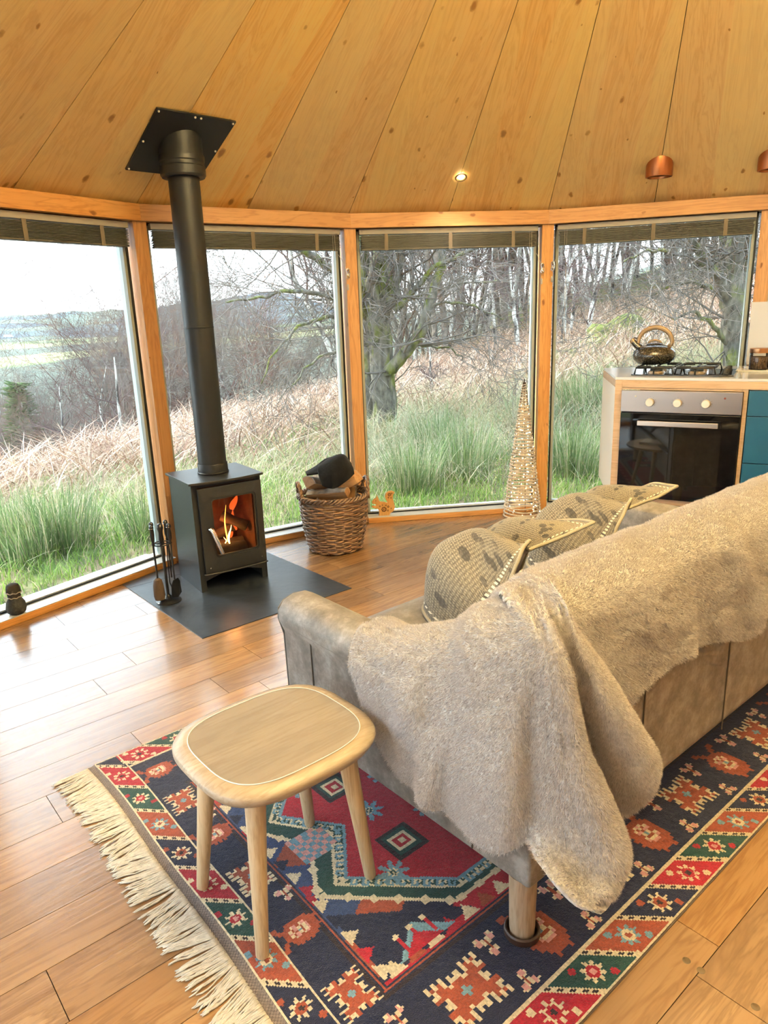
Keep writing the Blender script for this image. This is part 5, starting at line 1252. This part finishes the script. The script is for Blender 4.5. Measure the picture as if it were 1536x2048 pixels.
def branch(p, d, L, r, lev, rng, out, maxlev, spread=.8, up=.12, kids=4, nseg=4):
    p = np.array(p, float); d = np.array(d, float); d /= np.linalg.norm(d); pts = [p]; rs = [r]
    for i in range(nseg):
        d = d+rng.normal(size=3)*.16+np.array([0, 0, up*(.5 if lev else 1)]); d /= np.linalg.norm(d)
        q = p+d*L/nseg; r2 = r*(1-.72*(i+1)/nseg) if lev else r*(1-.62*(i+1)/nseg)
        out.append((*p, *q, rs[-1], max(r2, .0025), lev)); p = q; rs.append(max(r2, .0025)); pts.append(p)
    if lev >= maxlev: return
    n = kids+(2 if lev == 0 else 0)
    for k in range(n):
        t = rng.uniform(.30 if lev == 0 else .12, 1.0)*nseg; i = min(int(t), nseg-1); b = pts[i]+(pts[i+1]-pts[i])*(t-i)
        ax = pts[i+1]-pts[i]; ax /= np.linalg.norm(ax); s = rng.normal(size=3); s -= ax*(s@ax); s /= np.linalg.norm(s)
        branch(b, ax*(1-.35*spread)+s*spread, L*rng.uniform(.42, .68), max(.003, rs[i]*.55), lev+1, rng, out, maxlev, spread, up, kids, 4 if lev < 1 else 3)
BARKD = mat('grey brown bark', (.17, .145, .12), .95, var=.5, vscale=14, bump=.6, bscale=20, bdist=.03)
t = NT('birch bark'); co = t.coords((1, 1, 1)); n1 = t.n('TexNoise', i_Vector=t.coords((9, 9, 3)), i_Scale=1., i_Detail=4.).outputs[0]
t.p(Base_Color=t.ramp(n1, [(.42, (.035, .03, .027)), (.52, (.40, .38, .34)), (.7, (.66, .64, .58))]), Roughness=.85); BIRCH = t.m
t = NT('mossy bark'); n1 = t.n('TexNoise', i_Vector=t.coords((6, 6, 2.5)), i_Scale=1., i_Detail=6.).outputs[0]; nz = t.n('TexNoise', i_Vector=t.coords((20, 20, 10)), i_Scale=1., i_Detail=4.).outputs[0]
t.p(Base_Color=t.mix(t.ramp(n1, [(.48, (0, 0, 0)), (.62, (1, 1, 1))]), t.ramp(nz, [(.3, (.055, .05, .04)), (.7, (.24, .22, .18))]), t.ramp(nz, [(.3, (.07, .085, .012)), (.7, (.24, .26, .05))])), Roughness=.95); t.bump(nz, .8, .02); MOSSB = t.m
TWIG = mat('purple brown twigs', (.13, .088, .085), .9); TWIG2 = mat('grey twigs', (.16, .138, .122), .9); TWIG3 = mat('red brown twigs', (.16, .085, .07), .9)
def tree_proto(seed, H, kind, maxlev=3, kids=5, spread=.75):
    rng = np.random.default_rng(seed); out = []
    branch((0, 0, -.3), (rng.normal()*.06, rng.normal()*.06, 1), H, H*.0075+.012, 0, rng, out, maxlev, spread, .16, kids, 6)
    S = np.array(out); big = S[:, 8] < 1; mid = ~big
    e = empty(kind, (0, 0, 0))
    segs_mesh('trunk', S[big][:, :8], 7, BIRCH if seed % 2 else BARKD, e)
    segs_mesh('twigs', S[mid][:, :8], 3, (TWIG, TWIG2, TWIG3)[seed % 3], e)
    return e
PROT = [tree_proto(100+k, 6.0, 'bare_tree', 4, 6 if k < 4 else 5, .70+.06*(k % 3)) for k in range(6)]
used = [False]*len(PROT)
def place_tree(x, y, h, label, rng, group, k=None):
    k = rng.integers(len(PROT)) if k is None else k
    if used[k]: e = copy_tree(PROT[k])
    else: e = PROT[k]; used[k] = True
    s = h/6.0; e.location = (x, y, float(zg(x, y))); e.rotation_euler = (0, 0, rng.uniform(0, 6.28)); e.scale = (s*rng.uniform(.85, 1.2),)*2+(s,)
    tag(e, label, 'tree', group); return e
rng = np.random.default_rng(77)
topx = [-60, 0, 100, 160, 200, 250, 300, 350, 450, 560, 640, 700]; topy = [845, 835, 815, 790, 690, 640, 655, 690, 650, 640, 620, 600]
n_ = 0
for k in range(66):                        # wood on the slope below the crest
    px = rng.uniform(-70, 700); D = rng.uniform(13.5, 34) if k > 14 else rng.uniform(12, 16)
    P = pxdist(px, np.interp(px, topx, topy)+rng.uniform(-8, 70), D); zb = float(zg(P[0], P[1])); h = P[2]-zb
    if h < 2.0: continue
    h = min(h, 13.)
    place_tree(P[0], P[1], h, 'bare winter tree in the wood below the slope', rng, 'bare trees below the slope')
for k in range(104):                       # wood on the level and on the hill
    px = rng.uniform(690, 1560) if k < 56 else rng.uniform(860, 1560); D = rng.uniform(16, 40) if k < 70 else rng.uniform(22, 36); r = ray(px, 620); r = r/math.hypot(r[0], r[1]); x, y = r[0]*D, r[1]*D
    place_tree(x, y, rng.uniform(6, 10), 'bare winter tree in the wood behind the bracken bank', rng, 'bare trees behind the bracken bank')
# individual slim birches
def birch(px, py, D, tx, ty, r, label, seed):
    a = pxdist(px, py, D); a[2] = float(zg(a[0], a[1])); b = pxdist(tx, ty, D*1.02); rg = np.random.default_rng(seed); d = b-a; L = np.linalg.norm(d)*1.25
    e = empty('birch_tree', tuple(a), 0, label, 'tree', 'slim birch trees'); out = []
    p = np.array([0, 0, -.2]); dd = d/np.linalg.norm(d); pts = [p]; n = 8
    for i in range(n):
        dd2 = dd+rg.normal(size=3)*.05; q = p+dd2*L/n; r0, r1 = r*(1-.75*i/n), r*(1-.75*(i+1)/n); out.append((*p, *q, r0, r1, 0)); p = q; pts.append(p)
    for k in range(13):
        i = rg.integers(2, n); s = rg.normal(size=3); s[2] = abs(s[2])*.5
        branch(pts[i], dd*.6+s*.55, L*rg.uniform(.16, .34), r*.28, 1, rg, out, 3, .8, .02, 4, 4)
    S = np.array(out); big = S[:, 8] < 1
    segs_mesh('trunk', S[big][:, :8], 8, BIRCH, e); segs_mesh('twigs', S[~big][:, :8], 3, TWIG, e)
for k, a in enumerate([(1122, 705, 13, 1142, 470, .055, 'white birch leaning beside the window post by the kitchen'), (1137, 690, 14, 1160, 450, .04, 'thin dark stemmed birch next to the leaning white birch'), (1172, 695, 13.5, 1195, 480, .06, 'white birch with black base above the mossy bank'), (1040, 742, 15, 1018, 470, .06, 'white birch behind the wicker cone tree'), (1062, 735, 17, 1080, 450, .05, 'pale birch beyond the wicker cone tree'), (988, 752, 16, 984, 500, .045, 'thin straight birch in the middle of the bracken'), (868, 832, 10.5, 862, 690, .030, 'short white birch sapling standing in the tall grass'), (900, 770, 18, 905, 500, .06, 'dark trunked birch far behind the mossy tree'), (945, 760, 19, 950, 480, .05, 'slender birch between the mossy tree and the cone'), (1245, 640, 19, 1262, 430, .06, 'birch standing high on the bank behind the kettle'), (1330, 610, 20, 1322, 430, .07, 'grey birch on the skyline above the kettle'), (240, 905, 12.5, 225, 740, .045, 'white stemmed birch beyond the bracken left of the flue'), (270, 900, 13, 285, 720, .04, 'forked white birch beyond the bracken near the post'), (120, 925, 12, 118, 800, .035, 'small pale birch at the left end of the wood')]): birch(*a, 300+k)
# the two near trees, limb by limb
def limbtree(name, base, D, limbs, label, seed, mt, tw, twigs=1.0):
    b = pxdist(*base, D); b[2] = float(zg(b[0], b[1])); e = empty(name, tuple(b), 0, label, 'tree'); rg = np.random.default_rng(seed); out = []; tr = MB()
    for pts, r0, r1, n in limbs:
        P = np.array([pxdist(x, y, D+dd)-b for x, y, dd in pts]); 
        if len(P) > 2: P = cr1(P, len(P)*4)
        P = P+rg.normal(size=P.shape)*.012; R = np.linspace(r0, r1, len(P))
        tr.tube(P, R*rg.uniform(.93, 1.07, len(P)), 10)
        for k in range(int(n*twigs)):
            i = rg.integers(1, len(P)); ax = P[i]-P[i-1]; ax /= np.linalg.norm(ax); s = rg.normal(size=3); s -= ax*(s@ax); s /= np.linalg.norm(s)
            branch(P[i], ax*.6+s*.7, rg.uniform(.5, 1.15), max(.004, min(.016, R[i]*.35)), 1, rg, out, 3, .75, -.03 if rg.random() < .5 else .06, 4, 4)
    tr.build('trunk_and_limbs', mt, e, smooth=60)
    segs_mesh('twigs', np.array(out)[:, :8], 3, tw, e)
LT = [([(775, 905, 0), (766, 800, 0), (762, 700, 0), (755, 610, 0)], .165, .13, 4), ([(745, 905, .1), (738, 760, .1), (733, 640, .1), (728, 560, .1), (722, 470, .1), (716, 360, .1)], .11, .06, 10),
      ([(757, 620, 0), (768, 560, 0), (776, 480, 0), (780, 370, 0)], .10, .06, 8), ([(750, 610, -.1), (744, 560, -.1), (758, 500, -.1), (768, 400, -.1)], .075, .045, 8), ([(762, 640, 0), (784, 580, 0), (800, 500, 0), (812, 380, 0)], .085, .05, 8),
      ([(776, 748, -.1), (800, 715, -.2), (845, 660, -.3), (858, 612, -.3), (885, 520, -.3), (905, 400, -.3)], .075, .035, 14), ([(785, 625, -.1), (830, 580, -.2), (870, 535, -.3), (930, 502, -.4), (1020, 475, -.5)], .038, .014, 12),
      ([(852, 618, -.3), (900, 605, -.3), (960, 618, -.2), (1010, 640, -.2)], .02, .006, 9), ([(788, 610, 0), (850, 590, .2), (930, 568, .3), (1010, 560, .3)], .02, .008, 8), ([(790, 690, .1), (850, 690, .3), (900, 700, .3), (930, 720, .3)], .018, .006, 8),
      ([(733, 640, .1), (690, 565, -.3), (640, 522, -.6), (590, 492, -.8), (540, 470, -1.), (480, 455, -1.2)], .05, .016, 14), ([(735, 680, .1), (690, 606, -.4), (610, 585, -.8), (530, 590, -1.0), (450, 606, -1.2)], .035, .008, 14),
      ([(735, 700, .1), (690, 640, -.2), (620, 640, -.6), (560, 690, -.9), (520, 770, -1.)], .028, .006, 13), ([(732, 600, .1), (690, 520, -.3), (650, 470, -.5), (600, 400, -.7)], .045, .02, 12), ([(733, 720, .1), (680, 700, -.3), (610, 740, -.6), (560, 800, -.8)], .022, .005, 12)]
limbtree('mossy_tree', (772, 895), 8.3, LT, 'big mossy bare tree with many stems behind the log basket', 41, MOSSB, TWIG2, 1.25)
RT = [([(1476, 790, 0), (1472, 650, 0), (1463, 560, 0), (1470, 490, 0), (1476, 380, 0)], .15, .07, 10), ([(1470, 645, 0), (1442, 560, -.1), (1405, 510, -.2), (1370, 460, -.3)], .065, .03, 12), ([(1474, 610, 0), (1495, 530, .1), (1502, 420, .1)], .06, .04, 6),
      ([(1466, 690, 0), (1425, 655, -.2), (1390, 625, -.3), (1340, 640, -.5)], .03, .008, 12), ([(1452, 590, 0), (1385, 562, -.3), (1300, 590, -.5)], .026, .007, 12), ([(1450, 560, 0), (1390, 520, -.3), (1310, 500, -.5), (1250, 520, -.6)], .026, .007, 14), ([(1470, 520, 0), (1440, 470, 0), (1420, 380, 0)], .04, .02, 10), ([(1478, 700, 0), (1510, 640, 0), (1530, 560, 0)], .05, .03, 5)]
limbtree('mossy_tree', (1476, 790), 8.0, RT, 'pale lichen covered bare tree rising behind the hob', 42, MOSSB, TWIG2, 1.4)
# small evergreen in the valley wood
pe = pxdist(48, 860, 26); ev = empty('evergreen_tree', (pe[0], pe[1], float(zg(pe[0], pe[1]))), 0, 'dark green conifer poking out of the bare wood', 'tree')
rg = np.random.default_rng(6); He = pxdist(48, 765, 26)[2]-float(zg(pe[0], pe[1])); out = []; tr = []
for k in range(900):
    z = rg.uniform(.25, 1)*He; R = (1-z/He)*1.6+.1; a = rg.uniform(0, 6.28); r = R*rg.uniform(.2, 1); p = np.array([r*math.cos(a), r*math.sin(a), z]); d = np.array([math.cos(a), math.sin(a), rg.uniform(-.2, .5)])*rg.uniform(.15, .4); out.append((*p, *(p+d), .05, .01))
segs_mesh('needles', out, 3, mat('conifer green', (.07, .13, .035), .9), ev); MB().tube([(0, 0, -.5), (0, 0, He)], [.12, .02], 8).build('trunk', BARKD, ev)
# ================================================================ grass, rushes and bracken
def blades(name, P, h, w, lean, az, C, mt, curl=1.0, seg=3, parent=None, twist=.0):
    n = len(P); dx = np.stack([np.cos(az), np.sin(az), 0*az], -1); sd = np.stack([-np.sin(az+.6), np.cos(az+.6), 0*az], -1); V = []
    for s in range(seg+1):
        t = s/seg; o = P+dx*(lean*h*t**(1+curl))[:, None]; o[:, 2] += h*(t-.30*np.minimum(lean, 1.4)*t**2*.7); ww = (w*(1-t)**.7+.0002)[:, None]
        if s < seg: V += [o-sd*ww, o+sd*ww]
        else: V += [o]
    V = np.stack(V, 1); m = 2*seg+1; b = (np.arange(n)*m)[:, None]; T = []
    for s in range(seg-1): T += [b+[[2*s, 2*s+1, 2*s+3]], b+[[2*s, 2*s+3, 2*s+2]]]
    T += [b+[[2*seg-2, 2*seg-1, 2*seg]]]
    Cc = np.repeat(C[:, None], m, 1); return npmesh(name, V.reshape(-1, 3), np.concatenate(T), mt, parent, True, Cc.reshape(-1, 3))
GR = attr_mat('grass blade', .75, .30, .25)
def palette(rng, n, cols, wts, j=.25):
    c = np.array(cols)[rng.choice(len(cols), n, p=np.array(wts)/sum(wts))]; return c*rng.uniform(1-j, 1+j, (n, 1))
def scatter(rng, n, fn, th=(-40, 34), rad=(3.5, 16), pw=.6):
    a = np.radians(rng.uniform(*th, n)); r = rad[0]+(rad[1]-rad[0])*rng.random(n)**pw; x, y = r*np.sin(a), r*np.cos(a)
    dR = np.hypot(x-RC[0], y-RC[1])-RR; k = (dR > .30) & (rng.random(n) < fn(x, y, dR)); x, y = x[k], y[k]; return np.stack([x, y, zg(x, y)], -1), dR[k]
GREEN = [(.20, .33, .07), (.30, .43, .11), (.14, .22, .07)]; STRAW = [(.54, .45, .30), (.66, .58, .42), (.40, .31, .20)]; RUSH = [(.22, .28, .15), (.32, .38, .22), (.52, .48, .34)]; BRK = [(.40, .26, .19), (.52, .37, .28), (.27, .165, .125), (.64, .51, .41)]
rng = np.random.default_rng(5)
clump = lambda x, y, f=1.: .5+.5*np.sin(x*2.3*f+1.7*np.sin(y*1.9*f))*np.sin(y*2.7*f+x)
# short green turf
P, d = scatter(rng, 60000, lambda x, y, d: np.clip(1.5-d*.55, .06, 1)*np.where(x > 0, .9, .7), (-36, 30), (3.6, 9), .8); n = len(P)
o = blades('turf', P, rng.uniform(.05, .15, n), rng.uniform(.002, .004, n), rng.uniform(.2, 1., n), rng.uniform(0, 6.28, n), palette(rng, n, GREEN+STRAW[:1], [4, 4, 3, 1.2]), GR); tag(o, 'short bright green turf growing just outside the windows', 'grass', None, 'stuff')
# long tussock grass
P, d = scatter(rng, 62000, lambda x, y, d: np.clip(clump(x, y)*1.2-.1, 0, 1)*np.where(np.degrees(np.arctan2(x, y)) > -3, 1., .10)*np.clip((d-.5)/.8, 0, 1)*np.clip(1.7-d*.21, 0, 1), (-24, 26), (4.6, 13), .8); n = len(P)
right = P[:, 0] > -.4
o = blades('long_grass', P, rng.uniform(.22, .56, n)*np.where(right, 1., .6)*np.clip(.4+d*.25, .4, 1), rng.uniform(.002, .0042, n), rng.uniform(.3, 2.3, n), rng.normal(2.6, 1.5, n), palette(rng, n, STRAW+RUSH+[(.30, .40, .22), (.46, .52, .36)], [4.2, 3.6, 2.0, 1.3, 1.4, 2.0, 1.6, 2.4]), GR, .8); tag(o, 'long pale green and straw tussock grass on the bank', 'grass', None, 'stuff')
# dead bracken
P, d = scatter(rng, 70000, lambda x, y, d: np.clip((d-1.8)/2.2, 0, 1)*np.where(np.degrees(np.arctan2(x, y)) > -3, np.clip((d-3.6)/1.5, 0, 1), 1.)*(.35+.65*clump(x+3, y, .7)), (-40, 32), (5.5, 19), .75); n = len(P)
P[:, 2] += rng.uniform(0, .25, n)
o = blades('bracken', P, rng.uniform(.18, .5, n), rng.uniform(.003, .010, n), rng.uniform(.5, 2.4, n), rng.uniform(0, 6.28, n), palette(rng, n, BRK, [3, 3, 2, 2.0]), attr_mat('bracken frond', .85, .15, .15), .5); tag(o, 'dead rust brown bracken covering the slope', 'bracken', None, 'stuff')
# straw between turf and bracken
P, d = scatter(rng, 26000, lambda x, y, d: np.exp(-((d-2.3)/1.2)**2)*np.where(x < .2, 1., .5), (-38, 26), (4, 11), .8); n = len(P)
o = blades('dry_grass', P, rng.uniform(.10, .32, n), rng.uniform(.0018, .0035, n), rng.uniform(.3, 1.8, n), rng.uniform(0, 6.28, n), palette(rng, n, STRAW+GREEN[1:2], [3, 3, 2, 1.3]), GR); tag(o, 'dry straw grass between the turf and the bracken', 'grass', None, 'stuff')
# rush clumps close to the windows
def rushes(px, py, nb, h, rad, label, seed):
    c = gp(px, py, -.08); rg = np.random.default_rng(seed); a = rg.uniform(0, 6.28, nb); r = rad*np.sqrt(rg.random(nb)); P = np.stack([r*np.cos(a), r*np.sin(a), 0*a-.02], -1)
    e = blades('rush_clump', P, h*rg.uniform(.55, 1.1, nb), rg.uniform(.0022, .0038, nb), rg.uniform(.05, .5, nb), a+rg.normal(size=nb)*.5, palette(rg, nb, [(.14, .21, .085), (.22, .31, .13), (.50, .46, .32)], [4, 4, 2.2]), GR, .6)
    e.location = (c[0], c[1], float(zg(c[0], c[1]))); tag(e, label, 'rushes', 'rush clumps outside the windows')
for k, a in enumerate([(60, 1118, 420, .50, .22, 'tall green rush clump outside the left end of the window'), (135, 1098, 380, .52, .20, 'tall green rush clump in the middle of the valley window'), (5, 1105, 320, .48, .22, 'dark rush clump behind the knitted ornament'), (288, 1080, 240, .42, .12, 'narrow rush clump beside the stove post'), (830, 985, 420, .55, .22, 'rush clump outside the window above the squirrel'), (930, 960, 420, .60, .24, 'broad rush clump behind the wicker cone tree'), (870, 915, 300, .55, .2, 'rush clump at the foot of the mossy tree'), (1140, 960, 480, .58, .24, 'thick rush clump outside the window beside the kitchen'), (1165, 880, 420, .58, .25, 'rush clump further up the bank beside the kitchen')]): rushes(*a, 60+k)
# mossy rocks on the bank
t = NT('yellow green moss'); n1 = t.n('TexNoise', i_Vector=t.coords((1, 1, 1)), i_Scale=5., i_Detail=6.).outputs[0]; t.p(Base_Color=t.ramp(n1, [(.35, (.06, .08, .02)), (.55, (.14, .16, .03)), (.75, (.24, .24, .10))]), Roughness=1.); t.bump(n1, 1., .05)
for k, (px, py, D, w, h, lab) in enumerate([(1232, 672, 12.5, .55, .38, 'yellow green mossy boulder to the left of the kettle'), (1205, 690, 12, .35, .20, 'low mossy rock in front of the larger boulder'), (1282, 640, 15, .5, .22, 'low moss covered outcrop above the kettle'), (1150, 715, 12, .4, .15, 'flat mossy rock under the white birches')]):
    rg = np.random.default_rng(k); p = pxdist(px, py, D); q = MB().sphere((0, 0, 0), 1, 18, 12); q.v = [tuple(np.array(v)*(1+.18*math.sin(3*v[0]+k)*math.cos(4*v[1])+.12*math.sin(7*v[2]+5*v[0]))*[w, w*.7, h]) for v in q.v]
    o = q.build('mossy_boulder', t.m, None, smooth=180, loc=(p[0], p[1], float(zg(p[0], p[1]))+h*.25)); tag(o, lab, 'boulder', 'mossy boulders')

# ================================================================ thin blue haze lying over the valley
hz_ = bpy.data.materials.new('valley haze'); hz_.use_nodes = True; n_t = hz_.node_tree; n_t.nodes.clear()
_o = n_t.nodes.new('ShaderNodeOutputMaterial'); _v = n_t.nodes.new('ShaderNodeVolumeScatter'); _v.inputs['Color'].default_value = (.45, .70, 1, 1); _v.inputs['Density'].default_value = 2.5e-5; _v.inputs['Anisotropy'].default_value = .2
n_t.links.new(_v.outputs[0], _o.inputs['Volume'])
hb = MB().box(-6000, 3000, 130, 9000, -60, 260).build('valley_haze', hz_); tag(hb, 'thin blue haze over the far valley and hills', 'haze', None, 'stuff')
